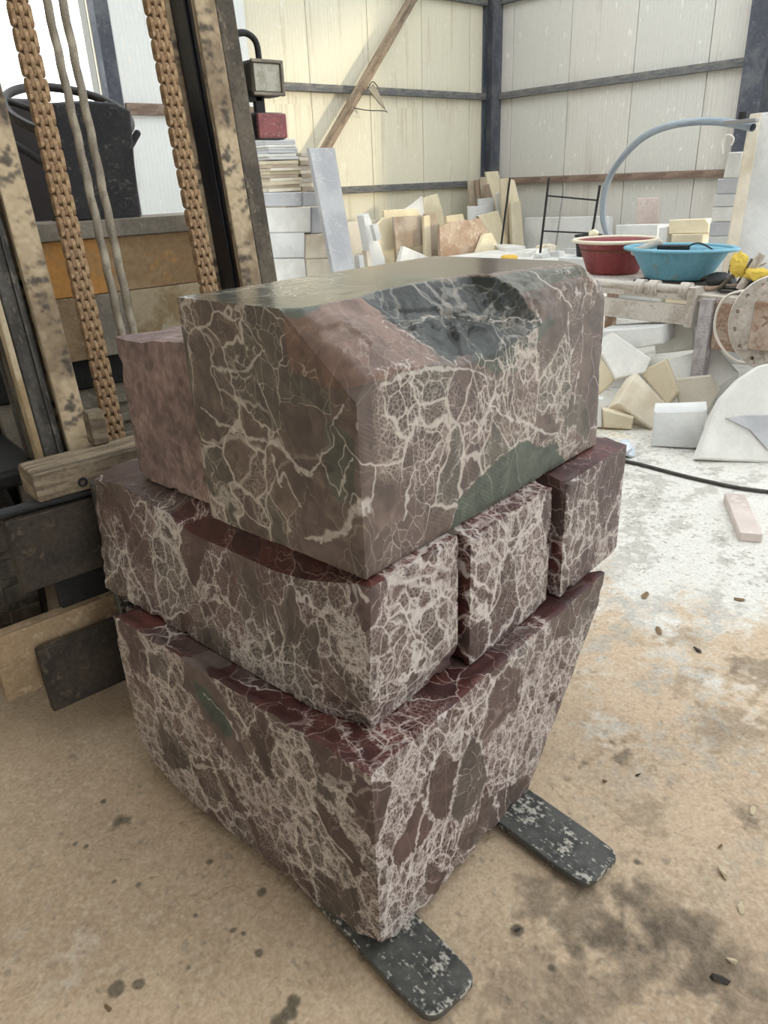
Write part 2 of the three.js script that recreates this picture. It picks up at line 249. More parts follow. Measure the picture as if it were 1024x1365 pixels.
// ================================================================ THE STACK OF RED MARBLE BLOCKS
// Brecciated marble as a solid: clasts between veins, evaluated at points of the block itself.
const TURN = 8.05 * D2R;
const sRGB = (r, g, b) => [r, g, b];
const CLAST = { brown: sRGB(96, 80, 73), mauve: sRGB(96, 76, 72), plum: sRGB(85, 66, 61), grey: sRGB(92, 81, 74), green: sRGB(78, 84, 74), red: sRGB(72, 32, 29), dark: sRGB(58, 60, 56) };
const MC = [0, 0, 0];
function marble(x, y, z, o) {             // o: seed, bias (how brecciated), big/mid cell sizes, palette, features(x,y,z) -> colour tint
  const s = o.seed;
  const wx = noise(x * 8, y * 8, z * 8, s) * 0.016 + noise(x * 23, y * 23, z * 23, s + 1) * 0.011 + noise(x * 66, y * 66, z * 66, s + 6) * 0.005, wy = noise(x * 8 + 7, y * 8, z * 8, s + 2) * 0.016 + noise(x * 23 + 7, y * 23, z * 23, s + 3) * 0.011 + noise(x * 66 + 7, y * 66, z * 66, s + 7) * 0.005, wz = noise(x * 8, y * 8 + 7, z * 8, s + 4) * 0.016 + noise(x * 23, y * 23 + 7, z * 23, s + 5) * 0.011 + noise(x * 66, y * 66 + 7, z * 66, s + 8) * 0.005;
  const qx = x + wx, qy = y + wy, qz = z + wz;
  const ux = qx + 0.25 * qy, uy = qy * 0.72 - 0.2 * qx + 0.2 * qz, uz = qz;           // clasts are drawn out along one slope
  const thick = noise(qx * 6, qy * 6, qz * 6, s + 9), lowD = noise(qx * 3.4, qy * 3.4, qz * 3.4, s + 11); let D = clamp(o.bias + 0.75 * lowD + 0.3 * noise(qx * 8, qy * 8, qz * 8, s + 12) + (o.more ? o.more(x, y, z) : 0), 0, 1);
  cells(ux / o.big, uy / o.big, uz / o.big, s + 21);
  const dA = W.d * o.big, idA = W.id, rA = h01(idA >>> 3), rA2 = h01(idA >>> 7);
  const whole = sstep(0.62, 0.7, rA2) * sstep(0.004, 0.012, dA); D *= 1 - 0.75 * whole;
  cells(ux / o.mid, uy / o.mid, uz / o.mid, s + 22);
  const dB = W.d * o.mid, idB = W.id, rB = h01(idB >>> 5);
  cells(qx / 0.011, qy / 0.011, qz / 0.011, s + 23);
  const dC = W.d * 0.011, rC = h01(W.id >>> 4);
  // clast colour
  const P = o.palette; let c = P[Math.floor(rA * P.length)];
  c = lerp3(c, P[Math.floor(rA2 * P.length)], 0.35 * rB);
  const m = 0.82 + 0.36 * h01(idB >>> 9) + 0.10 * noise(x * 60, y * 60, z * 60, s + 30) + 0.10 * noise(x * 14, y * 14, z * 14, s + 31) + 0.05 * Math.sin((x * 0.6 + y + z * 0.8) * 620 + 5 * lowD) * sstep(-0.2, 0.6, thick);
  let r = c[0] * m, g = c[1] * m, b = c[2] * m;
  const put = (col, k) => { r += (col[0] - r) * k; g += (col[1] - g) * k; b += (col[2] - b) * k; };
  if (o.features) { const f = o.features(qx, qy, qz, MC); if (f > 0) put([MC[0] * m, MC[1] * m, MC[2] * m], f); }
  const calm = o.calm ? o.calm(qx, qy, qz) : 0, on = 1 - calm;
  // crushed ground mass between the clasts
  const jag = noise(x * 150, y * 150, z * 150, s + 33), wB = mix(0.0002, 0.0086, D * D) * (0.3 + 1.2 * rB), mass = sstep(1.3, 0.7, dB / wB + 0.25 * jag) * sstep(0.15, 0.6, D) * on;
  const speck = sstep(0.0003, 0.0018, dC) * (0.15 + 0.85 * rC);
  put(lerp3(o.vein, c, clamp(0.26 + 0.66 * speck)), mass * 0.9);
  // fine veins round the small clasts, bolder ones round the large
  const gap = sstep(-0.5, 0.25, noise(x * 28, y * 28, z * 28, s + 34) + 0.5 * D);
  const fineW = 0.0004 + 0.0010 * Math.max(0, thick) + 0.0007 * D, fine = sstep(1.6, 0.5, dB / fineW + 0.3 * jag) * sstep(0.1, 0.55, D + 0.7 * (rA - 0.5) + 0.1) * on * gap; put(o.vein, fine * 0.7);
  const boldW = 0.0005 + 0.0034 * Math.pow(Math.max(0, thick + 0.1), 2) + 0.0008 * D, bold = sstep(1.5, 0.5, dA / boldW + 0.3 * jag) * (0.35 + 0.65 * sstep(-0.4, 0.4, thick)) * on; put(o.vein, bold * 0.85);
  const twigW = 0.0012 * sstep(0.05, 0.7, D + 0.35 * thick), twig = twigW > 0.0002 ? sstep(1.5, 0.5, dC / twigW) * gap * on : 0; put(o.vein, twig * 0.5);
  // hair cracks healed with calcite
  const h1 = Math.abs(noise(qx * 5 + qy * 1.2, qy * 2.2, qz * 5, s + 40)), h2 = Math.abs(noise(qx * 3.2, qy * 8 + qx * 3, qz * 3.2 - qy * 2, s + 41)), h3 = Math.abs(noise(qx * 11, qy * 5, qz * 11, s + 42));
  put(o.vein, 0.75 * Math.max(sstep(0.014, 0.005, h1), 0.8 * sstep(0.012, 0.004, h2), 0.55 * sstep(0.016, 0.004, h3)) * (0.35 + 0.65 * sstep(-0.3, 0.4, lowD + thick)) * (1 - 0.6 * calm));
  if (o.veins) { const k = o.veins(qx + 0.003 * jag, qy - 0.003 * jag, qz, thick + 0.5 * jag + 1.2 * Math.max(0, noise(x * 45, y * 45, z * 45, s + 50) - 0.1)); if (k > 0) put(o.bright, 0.85 * k * (0.75 + 0.25 * rC)); }
  MC[0] = r; MC[1] = g; MC[2] = b; return MC;
}
function segDist(px, py, pts) {          // distance to a polyline, and its local half width
  let best = 9, w = 0;
  for (let i = 0; i + 1 < pts.length; i++) {
    const [ax, ay, aw] = pts[i], [bx, by, bw] = pts[i + 1], dx = bx - ax, dy = by - ay, t = clamp(((px - ax) * dx + (py - ay) * dy) / (dx * dx + dy * dy)), d = Math.hypot(px - ax - t * dx, py - ay - t * dy);
    if (d < best) { best = d; w = mix(aw, bw, t); }
  }
  return best / w;
}
function inPoly(x, y, poly) { let c = false; for (let i = 0, j = poly.length - 1; i < poly.length; j = i++) { const [xi, yi] = poly[i], [xj, yj] = poly[j]; if ((yi > y) !== (yj > y) && x < (xj - xi) * (y - yi) / (yj - yi) + xi) c = !c; } return c; }
const curve = (pts) => (t) => { if (t <= pts[0][0]) return pts[0][1]; for (let i = 0; i + 1 < pts.length; i++) if (t <= pts[i + 1][0]) return mix(pts[i][1], pts[i + 1][1], (t - pts[i][0]) / (pts[i + 1][0] - pts[i][0])); return pts[pts.length - 1][1]; };
const HONE = makeTex(128, 128, (u, v) => { const g = 128 + 100 * tileFbm(u, v, 16, 3, 3); return [g, g, g]; }, 9, 9, false);
// One block: a box in the stack's own axes (a to the right, y up, b towards the viewer), its surface cut into fine grids and moved by deform(), its solid marble baked onto those grids
function marbleBlock(name, label, { a, y, b, deform, stone, skin, res = 0.0014, cell = 0.011, rough = 0.55, topRough, faceStone }) {
  const faces = [
    { k: 'left', o: [a[0], y[0], b[0]], u: [0, 0, 1], v: [0, 1, 0], w: b[1] - b[0], h: y[1] - y[0] },
    { k: 'front', o: [a[0], y[0], b[1]], u: [1, 0, 0], v: [0, 1, 0], w: a[1] - a[0], h: y[1] - y[0] },
    { k: 'top', o: [a[0], y[1], b[1]], u: [1, 0, 0], v: [0, 0, -1], w: a[1] - a[0], h: b[1] - b[0] },
    { k: 'right', o: [a[1], y[0], b[1]], u: [0, 0, -1], v: [0, 1, 0], w: b[1] - b[0], h: y[1] - y[0], low: 1 },
    { k: 'back', o: [a[1], y[0], b[0]], u: [-1, 0, 0], v: [0, 1, 0], w: a[1] - a[0], h: y[1] - y[0], low: 1 },
    { k: 'bottom', o: [a[0], y[0], b[0]], u: [1, 0, 0], v: [0, 0, 1], w: a[1] - a[0], h: b[1] - b[0], low: 1 },
  ];
  const place = (f, u, v) => deform([f.o[0] + f.u[0] * u + f.v[0] * v, f.o[1] + f.u[1] * u + f.v[1] * v, f.o[2] + f.u[2] * u + f.v[2] * v], f.k);
  let Wd = 0, Ht = 0;
  for (const f of faces) { const r = f.low ? 0.006 : res; f.pw = Math.max(8, Math.round(f.w / r)); f.ph = Math.max(8, Math.round(f.h / r)); f.at = Ht; Ht += f.ph + 4; Wd = Math.max(Wd, f.pw); }
  const data = new Uint8Array(Wd * Ht * 4).fill(255), geos = [], kinds = [], ca = (a[0] + a[1]) / 2, cb = (b[0] + b[1]) / 2;
  for (const f of faces) {
    const st = faceStone?.[f.k] ? { ...stone, ...faceStone[f.k] } : stone;
    for (let j = -2; j < f.ph + 2; j++) {
      const row = f.at + 2 + j; if (row < 0 || row >= Ht) continue;
      for (let i = 0; i < Wd; i++) {
        if (i > f.pw + 2) break;
        const p = place(f, clamp((i + 0.5) / f.pw) * f.w, clamp((j + 0.5) / f.ph) * f.h), c = marble(p[0], p[1], p[2], st), k = 4 * (row * Wd + i);
        if (skin) skin(p, f.k, c);
        data[k] = clamp(c[0], 0, 255); data[k + 1] = clamp(c[1], 0, 255); data[k + 2] = clamp(c[2], 0, 255);
      }
    }
    const g = new THREE.PlaneGeometry(1, 1, Math.max(2, Math.round(f.w / (f.low ? 0.03 : cell))), Math.max(2, Math.round(f.h / (f.low ? 0.03 : cell)))), P = g.attributes.position, uv = g.attributes.uv;
    for (let i = 0; i < P.count; i++) {
      const u = uv.getX(i), v = uv.getY(i), q = place(f, u * f.w, v * f.h);
      P.setXYZ(i, q[0] - ca, q[1] - y[0], q[2] - cb); uv.setXY(i, u * f.pw / Wd, (f.at + 2 + v * f.ph) / Ht);
    }
    g.computeVertexNormals();
    if (f.k === 'top' && topRough) {      // the sawn part of the top is honed, the broken edge is not
      const ix = g.index.array, hon = [], rest = [], flatAt = y[1] - y[0] - 0.001;
      for (let i = 0; i < ix.length; i += 3) (Math.min(P.getY(ix[i]), P.getY(ix[i + 1]), P.getY(ix[i + 2])) > flatAt ? hon : rest).push(ix[i], ix[i + 1], ix[i + 2]);
      const g2 = g.clone(); g.setIndex(hon); g2.setIndex(rest); geos.push(g, g2); kinds.push('honed', 'side');
    } else { geos.push(g); kinds.push('side'); }
  }
  const map = new THREE.DataTexture(data, Wd, Ht); map.colorSpace = THREE.SRGBColorSpace; map.magFilter = THREE.LinearFilter; map.minFilter = THREE.LinearMipmapLinearFilter; map.generateMipmaps = true; map.needsUpdate = true;
  const side = new THREE.MeshStandardMaterial({ map, roughness: rough }), honed = topRough ? new THREE.MeshStandardMaterial({ map, roughness: topRough, bumpMap: HONE, bumpScale: 0.0004 }) : side;
  const m = new THREE.Mesh(mergeGeometries(geos, true), kinds.map((k) => k === 'honed' ? honed : side));
  m.rotation.y = TURN; m.position.set(ca * Math.cos(TURN) + cb * Math.sin(TURN), y[0], -ca * Math.sin(TURN) + cb * Math.cos(TURN));
  return top(m, name, label, 'marble block', 'stacked red marble blocks');
}
const mixPal = [CLAST.brown, CLAST.brown, CLAST.mauve, CLAST.plum, CLAST.grey];
const VEIN = sRGB(190, 179, 168), VEIN_PINK = sRGB(197, 188, 181), BRIGHT = sRGB(200, 191, 182);
// distance to the nearest edges of a box, for chipping them
function edgeNear(p, a, y, b) { const d = [Math.min(p[0] - a[0], a[1] - p[0]), Math.min(p[1] - y[0], y[1] - p[1]), Math.min(p[2] - b[0], b[1] - p[2])].sort((m, n) => m - n); return d[1]; }
function chip(p, a, y, b, amt, seed, reach = 0.03) {
  const e = edgeNear(p, a, y, b); if (e > reach) return;
  const k = (1 - e / reach) ** 2 * amt * (0.06 + 1.5 * Math.max(0, -0.12 + noise(p[0] * 24, p[1] * 24, p[2] * 24, seed) + 0.4 * noise(p[0] * 70, p[1] * 70, p[2] * 70, seed + 1)));
  const c = [(a[0] + a[1]) / 2, (y[0] + y[1]) / 2, (b[0] + b[1]) / 2], h = [(a[1] - a[0]) / 2, (y[1] - y[0]) / 2, (b[1] - b[0]) / 2];
  for (let i = 0; i < 3; i++) p[i] -= Math.sign(p[i] - c[i]) * k * sstep(h[i] - reach, h[i], Math.abs(p[i] - c[i]));
}
// ---- bottom block, on the forks; its right end slopes in underneath
{
  const a = [0.771, 1.776], y = [0.036, 0.552], b = [-1.70, -0.753];
  const endA = curve([[0.0, 1.37], [0.04, 1.396], [0.275, 1.603], [0.475, 1.757], [0.58, 1.776]]);
  marbleBlock('marble_block', 'lowest red breccia marble block resting on the two fork tines', {
    a, y, b, res: 0.00135,
    deform: (q, k) => {
      const p = q.slice(); chip(p, a, y, b, 0.010, 4, 0.022);
      const cornerLift = 0.04 * sstep(0.1, 0, Math.hypot(p[0] - a[0], p[2] - b[1])) + 0.055 * sstep(0.2, 0, Math.hypot(p[0] - a[0], p[2] - b[0])), low = sstep(y[0] + 0.14, y[0], p[1]);
      p[1] += cornerLift * low;
      // rough split ledge along the upper edges
      const inn = Math.min(p[0] - a[0], b[1] - p[2]), up = sstep(y[1] - 0.03, y[1], p[1]);
      p[1] += up * (0.016 * sstep(0.034, 0.008, inn) + 0.006 * sstep(0.04, 0.0, inn) * noise(p[0] * 30, 1, p[2] * 30, 8) - 0.012 * sstep(0.03, 0.0, inn));
      p[0] += 0.012 * noise(p[0] * 7, p[1] * 7, p[2] * 7, 55) * low * sstep(0.2, 0, p[0] - a[0]);
      p[0] = a[0] + (p[0] - a[0]) * (endA(p[1]) - a[0]) / (a[1] - a[0]);
      return p;
    },
    stone: { seed: 3, bias: 0.82, big: 0.12, mid: 0.042, palette: [CLAST.plum, CLAST.plum, CLAST.brown, CLAST.mauve, CLAST.grey], vein: VEIN_PINK, bright: BRIGHT,
      more: (x, yy, z) => 0.3 * sstep(-1.1, -1.6, z) - 0.35 * sstep(1.3, 1.7, x),
      features: (x, yy, z, c) => {       // green pebble on the left side
        if (x > 0.86) return 0; const d = Math.hypot((z + 1.27) * 0.75 + (yy - 0.46) * 0.66, ((z + 1.27) * -0.66 + (yy - 0.46) * 0.75) * 0.5);
        if (d < 0.036) { c[0] = 72; c[1] = 84; c[2] = 76; return 1; } if (d < 0.07) { c[0] = 106; c[1] = 90; c[2] = 84; return 1; } return 0; },
      calm: (x, yy, z) => x > 0.86 ? 0 : sstep(0.075, 0.06, Math.hypot((z + 1.27) * 0.75 + (yy - 0.46) * 0.66, ((z + 1.27) * -0.66 + (yy - 0.46) * 0.75) * 0.5)),
      veins: (x, yy, z, t) => z > -0.78 ? sstep(1.2, 0.5, 0.4 * t + Math.min(segDist(x, yy, [[1.27, 0.05, 0.003], [1.30, 0.22, 0.004], [1.42, 0.38, 0.006], [1.52, 0.55, 0.003]]), segDist(x, yy, [[0.86, 0.13, 0.003], [0.9, 0.26, 0.005], [0.95, 0.36, 0.005], [0.99, 0.52, 0.004]]), segDist(x, yy, [[0.79, 0.09, 0.006], [0.80, 0.2, 0.005], [0.82, 0.3, 0.003]]))) : x < 0.79 ? sstep(1.2, 0.5, 0.4 * t + Math.min(segDist(z, yy, [[-1.06, 0.5, 0.003], [-0.97, 0.42, 0.006], [-0.9, 0.3, 0.005], [-0.83, 0.26, 0.003]]), segDist(z, yy, [[-1.3, 0.5, 0.002], [-1.22, 0.46, 0.004], [-1.19, 0.42, 0.005]]))) : 0 },
    faceStone: { top: { bias: 0.28, palette: [CLAST.red, CLAST.red, sRGB(66, 30, 27), sRGB(92, 46, 40), CLAST.plum], more: null } },
  });
}
// ---- middle row: the long block and two short ones
{
  const a = [0.84, 1.152], y = [0.556, 0.904], b = [-1.85, -0.822];
  const dip = curve([[-1.85, 0.02], [-1.70, 0.0], [-1.52, 0.03], [-1.40, 0.056], [-1.1, 0.058], [-1.0, 0.045], [-0.93, 0.026], [-0.84, 0.0]]);
  marbleBlock('marble_block', 'long red marble block of the middle row with a dark red scooped upper edge', {
    a, y, b, res: 0.0013,
    deform: (q, k) => {
      const p = q.slice(); chip(p, a, y, b, 0.009, 14, 0.02);
      const t = (p[1] - y[0]) / (y[1] - y[0]), inn = p[0] - a[0];
      const dp = dip(p[2]), cut = sstep(0.085, 0.0, inn) * sstep(y[1] - 0.12, y[1], p[1]); p[1] -= dp * cut;
      p[0] += 0.032 * t * sstep(0.3, 0, inn);
      const low = sstep(y[0] + 0.08, y[0], p[1]);                                           // undercut front corner
      p[0] += 0.03 * low * sstep(0.06, 0, inn) * sstep(-1.0, -0.85, p[2]); p[2] -= 0.02 * low * sstep(0.06, 0, b[1] - p[2]);
      return p;
    },
    stone: { seed: 17, bias: 0.56, big: 0.13, mid: 0.043, palette: [CLAST.plum, CLAST.mauve, CLAST.brown, CLAST.mauve, CLAST.grey], vein: VEIN_PINK, bright: BRIGHT,
      more: (x, yy, z) => 0.22 * sstep(-1.2, -1.5, z) + 0.1 * sstep(0.7, 0.55, yy),
      veins: (x, yy, z, t) => x < 0.9 ? sstep(1.2, 0.5, 0.4 * t + Math.min(segDist(z, yy, [[-0.87, 0.9, 0.002], [-0.84, 0.86, 0.004]]), segDist(z, yy, [[-1.12, 0.77, 0.003], [-1.08, 0.7, 0.005], [-1.1, 0.64, 0.003]]), segDist(z, yy, [[-0.9, 0.58, 0.006], [-0.86, 0.6, 0.005], [-0.83, 0.56, 0.008]]))) : 0 },
    faceStone: { top: { bias: 0.3, palette: [CLAST.red, CLAST.red, sRGB(66, 30, 27), sRGB(92, 46, 40), CLAST.plum], more: null, features: (x, yy, z, c) => { if (z > -1.5 + 0.5 * (x - 0.87)) return 0; c[0] = 94; c[1] = 78; c[2] = 72; return 0.9; } } },
  });
}
const midStone = (seed, bias) => ({ seed, bias, big: 0.14, mid: 0.04, palette: [CLAST.mauve, CLAST.brown, CLAST.plum, CLAST.mauve], vein: VEIN_PINK, bright: BRIGHT });
const redTop = { top: { bias: 0.3, palette: [CLAST.red, CLAST.red, sRGB(66, 30, 27), sRGB(92, 46, 40)] }, left: { bias: 0.3, palette: [CLAST.red, CLAST.plum, sRGB(66, 30, 27)] } };
{
  const a = [1.176, 1.532], y = [0.556, 0.903], b = [-1.6, -0.806];
  marbleBlock('marble_block', 'short red marble block in the centre of the middle row', { a, y, b, deform: (q) => { const p = q.slice(); chip(p, a, y, b, 0.009, 24, 0.02); const top = sstep(y[1] - 0.04, y[1], p[1]); p[1] -= 0.012 * top * sstep(0.07, 0, b[1] - p[2]); return p; }, stone: midStone(29, 0.5), faceStone: redTop });
}
{
  const a = [1.576, 1.925], y = [0.556, 0.903], b = [-1.55, -0.79];
  marbleBlock('marble_block', 'short red marble block at the right end of the middle row', { a, y, b, deform: (q) => { const p = q.slice(); chip(p, a, y, b, 0.009, 34, 0.02); const top = sstep(y[1] - 0.04, y[1], p[1]); p[1] -= 0.012 * top * sstep(0.08, 0, b[1] - p[2]); return p; }, stone: midStone(41, 0.62), faceStone: redTop });
}
// ---- small pink block at the back of the top row
{
  const a = [0.928, 1.5], y = [0.908, 1.275], b = [-1.69, -1.345];
  marbleBlock('marble_block', 'small plain pinkish block behind the big top block', { a, y, b, deform: (q) => { const p = q.slice(); chip(p, a, y, b, 0.008, 44, 0.02); if (q[1] > y[1] - 0.001) p[1] += 0.006 * noise(p[0] * 19, 2, p[2] * 19, 3); p[1] += 0.02 * sstep(-1.6, -1.4, p[2]) * sstep(y[1] - 0.06, y[1], p[1]); return p; },
    stone: { seed: 53, bias: 0.2, big: 0.2, mid: 0.06, palette: [sRGB(138, 114, 109), sRGB(142, 118, 112), sRGB(134, 110, 105)], vein: sRGB(182, 162, 155), bright: BRIGHT, calm: () => 0.5 },
    skin: (p, k, c) => { const n = fbm(p[0] * 70, p[1] * 45, p[2] * 70, 5, 4) + 0.5 * noise(p[0] * 260, p[1] * 120, p[2] * 260, 9) * sstep(-0.3, 0.4, noise(p[0] * 12, p[1] * 12, p[2] * 12, 3)); c[0] += 32 * n; c[1] += 30 * n; c[2] += 29 * n; } });
}
// ---- the big top block with its broken upper edge
{
  const a = [0.881, 1.812], y = [0.908, 1.40], b = [-1.33, -0.843];
  const bt = curve([[0.881, -1.02], [0.902, -0.987], [0.971, -0.981], [1.05, -0.981], [1.126, -1.009], [1.26, -1.003], [1.36, -1.004], [1.425, -0.995], [1.437, -0.945], [1.494, -0.953], [1.58, -0.938], [1.732, -0.893], [1.76, -0.875], [1.812, -0.93]]);
  const yr = curve([[0.881, 1.254], [0.912, 1.291], [0.972, 1.298], [1.046, 1.287], [1.127, 1.274], [1.2, 1.258], [1.31, 1.262], [1.4, 1.277], [1.478, 1.286], [1.562, 1.293], [1.649, 1.312], [1.746, 1.318], [1.812, 1.31]]);
  const sag = curve([[0.881, 0.002], [0.95, -0.006], [1.05, 0.004], [1.13, 0.003], [1.25, 0.003], [1.36, 0.003], [1.415, 0.02], [1.435, -0.012], [1.5, -0.014], [1.7, -0.010], [1.812, 0]]);
  const endTop = curve([[0.908, 1.845], [1.3, 1.815], [1.34, 1.80], [1.40, 1.745]]);
  const dark = [[1.06, 1.405], [1.436, 1.405], [1.496, 1.285], [1.32, 1.245], [1.16, 1.28], [1.12, 1.33]], green = [[1.148, 0.90], [1.183, 0.971], [1.262, 1.006], [1.416, 1.034], [1.467, 1.029], [1.581, 0.965], [1.66, 0.90]], greenUp = [[1.22, 1.256], [1.3, 1.22], [1.42, 1.2], [1.56, 1.29], [1.4, 1.29]];
  marbleBlock('marble_block', 'big top marble block with a broken dark edge and flat grey top', {
    a, y, b, res: 0.0011, cell: 0.005, rough: 0.5, topRough: 0.17,
    deform: (q, k) => {
      const p = q.slice(), B = bt(p[0]), Y = yr(p[0]); let t = -1;
      if (k === 'top' ? p[2] > B : false) t = 0.5 * (p[2] - B) / (b[1] - B);
      else if (k !== 'top' && p[2] > B && p[1] > Y) {
        if (k === 'front') t = 1 - 0.5 * (p[1] - Y) / (y[1] - Y);
        else { const u = clamp((p[2] - B) / (b[1] - B)), v = clamp((p[1] - Y) / (y[1] - Y)), lim = 1 - u; if (v > lim) p[1] = Y + (y[1] - Y) * lim; }
      }
      if (t >= 0) {
        const rg = (f, k, sd) => 1 - Math.abs(noise(p[0] * f + t * k, t * k * 0.8 - p[0] * f * 0.45, 2, sd)) * 2, rough = 0.5 + 0.5 * sstep(1.06, 1.16, p[0]) - 0.55 * sstep(1.43, 1.45, p[0] - 0.06 * t);
        const step = mix(-0.022, 0.004, sstep(1.437, 1.430, p[0] - 0.06 * t)) * sstep(1.3, 1.4, p[0]);
        cells(p[0] * 10 + t * 1.2, t * 2.6 - p[0] * 3, 0.5, 66); const sh = (h01(W.id >>> 4) - 0.5) * 0.014 + (W.f - 0.4) * 0.006;
        cells(p[0] * 27 + t * 3, t * 6 - p[0] * 8, 0.5, 67); const sh2 = (h01(W.id >>> 4) - 0.5) * 0.008 + (W.f - 0.4) * 0.005;
        const n1 = (sh + sh2 + 0.0016 * noise(p[0] * 90, t * 22, 5, 68) + 0.004 * rg(13, 3, 66)) * rough, dn = ((p[0] > 1.36 ? mix(0.004, step, sstep(1.36, 1.40, p[0])) : sag(p[0])) + n1) * Math.min(1, 4.4 * t * (1 - t));
        p[2] = mix(B, b[1], t) - dn * 0.72; p[1] = mix(y[1], Y, t) - dn * 0.72;
      }
      if (p[1] > 1.3 || p[0] > 1.7) { const s = (endTop(p[1]) - a[0]) / (a[1] - a[0]); p[0] = a[0] + (p[0] - a[0]) * mix(1, s, sstep(1.5, 1.8, p[0])); }
      const e = edgeNear(q, a, y, b); if (e < 0.012 && q[1] < 1.2) { const kx = 0.003 * (1 - e / 0.012) * (1 + noise(p[0] * 40, p[1] * 40, p[2] * 40, 2)); p[0] += q[0] < 1.3 ? kx * sstep(0.02, 0, q[0] - a[0]) : 0; p[2] -= kx * sstep(0.02, 0, b[1] - q[2]); }
      return p;
    },
    stone: { seed: 71, bias: 0.42, big: 0.12, mid: 0.034, palette: [sRGB(104, 88, 80), sRGB(108, 91, 82), sRGB(100, 84, 76), sRGB(104, 86, 80), sRGB(98, 89, 79)], vein: VEIN, bright: BRIGHT,
      more: (x, yy, z) => z > -0.93 ? 0.5 * sstep(1.2, 1.0, x) * sstep(0.88, 0.95, x) + 0.45 * sstep(0.13, 0.04, Math.abs(x - 1.66 - 0.25 * (yy - 1.1))) + 0.35 * sstep(0.12, 0.02, Math.abs((x - 1.2) * 0.7 - (yy - 1.1))) - 0.12 : -0.34 + 0.42 * sstep(0.05, 0, Math.abs(z + 1.30)) + 0.36 * sstep(0.07, 0.01, Math.abs(z + 0.99 - 0.25 * (yy - 1.1))),
      features: (x, yy, z, c) => {
        if (z < -1.06) return 0;
        if (yy < 1.1 && inPoly(x, yy, green)) { c[0] = 82; c[1] = 88; c[2] = 76; return 1; }
        if (inPoly(x, yy, dark) && yy > 1.24 && yy < 1.398) { c[0] = 54; c[1] = 57; c[2] = 54; return 1; }
        if (inPoly(x, yy, greenUp)) { c[0] = 84; c[1] = 88; c[2] = 78; return 0.9; }
        if (z > -0.99 && yy > 1.28 && x < 1.12 && yy < 1.396) { c[0] = 128; c[1] = 98; c[2] = 84; return 0.8; }
        if (z < -0.855 && z > -0.93 && x < 0.9 && Math.abs(yy - 1.13) < 0.085 - 0.8 * Math.abs(z + 0.89)) { c[0] = 84; c[1] = 86; c[2] = 76; return 0.7; } return 0; },
      calm: (x, yy, z) => z < -1.06 ? 0 : Math.max(yy < 1.1 && inPoly(x, yy, green) ? 0.92 : 0, inPoly(x, yy, dark) ? 0.55 : 0, z > -0.99 && yy > 1.3 && x < 1.1 ? 0.75 : 0, x > 1.44 && z < -0.85 && yy > 1.30 && yy < 1.398 ? 0.7 : 0),
      veins: (x, yy, z, t) => {
        let d = 9;
        if (x < 0.9) d = Math.min(segDist(z, yy, [[-1.25, 1.27, 0.003], [-1.21, 1.265, 0.012], [-1.15, 1.262, 0.010], [-1.1, 1.30, 0.006], [-1.06, 1.32, 0.003]]), segDist(z, yy, [[-1.3, 1.17, 0.003], [-1.24, 1.14, 0.010], [-1.15, 1.12, 0.008], [-1.07, 1.13, 0.011], [-1.02, 1.09, 0.005], [-0.98, 1.08, 0.006]]), segDist(z, yy, [[-1.1, 1.1, 0.005], [-1.08, 1.05, 0.006], [-1.06, 1.07, 0.006], [-1.02, 1.03, 0.003]]),
          segDist(z, yy, [[-1.26, 1.38, 0.002], [-1.24, 1.28, 0.003], [-1.22, 1.17, 0.002]]), segDist(z, yy, [[-1.14, 1.39, 0.003], [-1.12, 1.3, 0.002], [-1.08, 1.2, 0.004], [-1.06, 1.13, 0.002]]), segDist(z, yy, [[-1.02, 0.96, 0.003], [-0.95, 0.985, 0.012], [-0.89, 1.01, 0.013], [-0.85, 1.06, 0.009]]), segDist(z, yy, [[-0.99, 1.08, 0.003], [-0.93, 1.14, 0.003], [-0.87, 1.25, 0.003]]), segDist(z, yy, [[-0.96, 1.13, 0.002], [-0.9, 1.07, 0.003], [-0.86, 1.14, 0.003]]));
        else if (z > -1.06) d = Math.min(segDist(x, yy, [[1.148, 0.91, 0.003], [1.183, 0.975, 0.004], [1.262, 1.012, 0.006], [1.416, 1.04, 0.006], [1.467, 1.033, 0.004]]), segDist(x, yy, [[1.06, 1.35, 0.002], [1.2, 1.335, 0.004], [1.36, 1.315, 0.004], [1.5, 1.29, 0.003]]), segDist(x, yy, [[0.95, 1.27, 0.010], [1.05, 1.275, 0.009], [1.16, 1.262, 0.008], [1.3, 1.2, 0.004]]), segDist(x, yy, [[1.15, 1.02, 0.003], [1.22, 1.10, 0.012], [1.31, 1.17, 0.010], [1.36, 1.22, 0.004]]), segDist(x, yy, [[1.25, 1.18, 0.006], [1.4, 1.11, 0.010], [1.55, 1.02, 0.008], [1.62, 0.97, 0.003]]), segDist(x, yy, [[1.62, 1.3, 0.004], [1.64, 1.2, 0.006], [1.6, 1.08, 0.004]]), segDist(x, yy, [[1.7, 1.3, 0.003], [1.72, 1.18, 0.005], [1.68, 1.05, 0.004]]), segDist(x, yy, [[1.04, 1.27, 0.004], [1.05, 1.12, 0.005], [1.0, 0.98, 0.004]]), segDist(x, yy, [[0.89, 0.99, 0.012], [0.9, 1.05, 0.008], [0.93, 1.12, 0.004]]), segDist(x, yy, [[1.54, 1.4, 0.003], [1.6, 1.34, 0.005], [1.64, 1.3, 0.004]]));
        return sstep(1.1, 0.4, d * (x < 0.9 ? 1.0 : 1.5) + 0.5 * t); } },
    faceStone: { top: { bias: 0.2, palette: [sRGB(102, 102, 93), sRGB(106, 104, 94), sRGB(108, 98, 88), sRGB(98, 101, 92)] } },
    skin: (p, k, c) => {      // sawn top: past a slanting line the back wall's warm reflection is painted tan
      if (k !== 'top' || p[1] < 1.395) return;
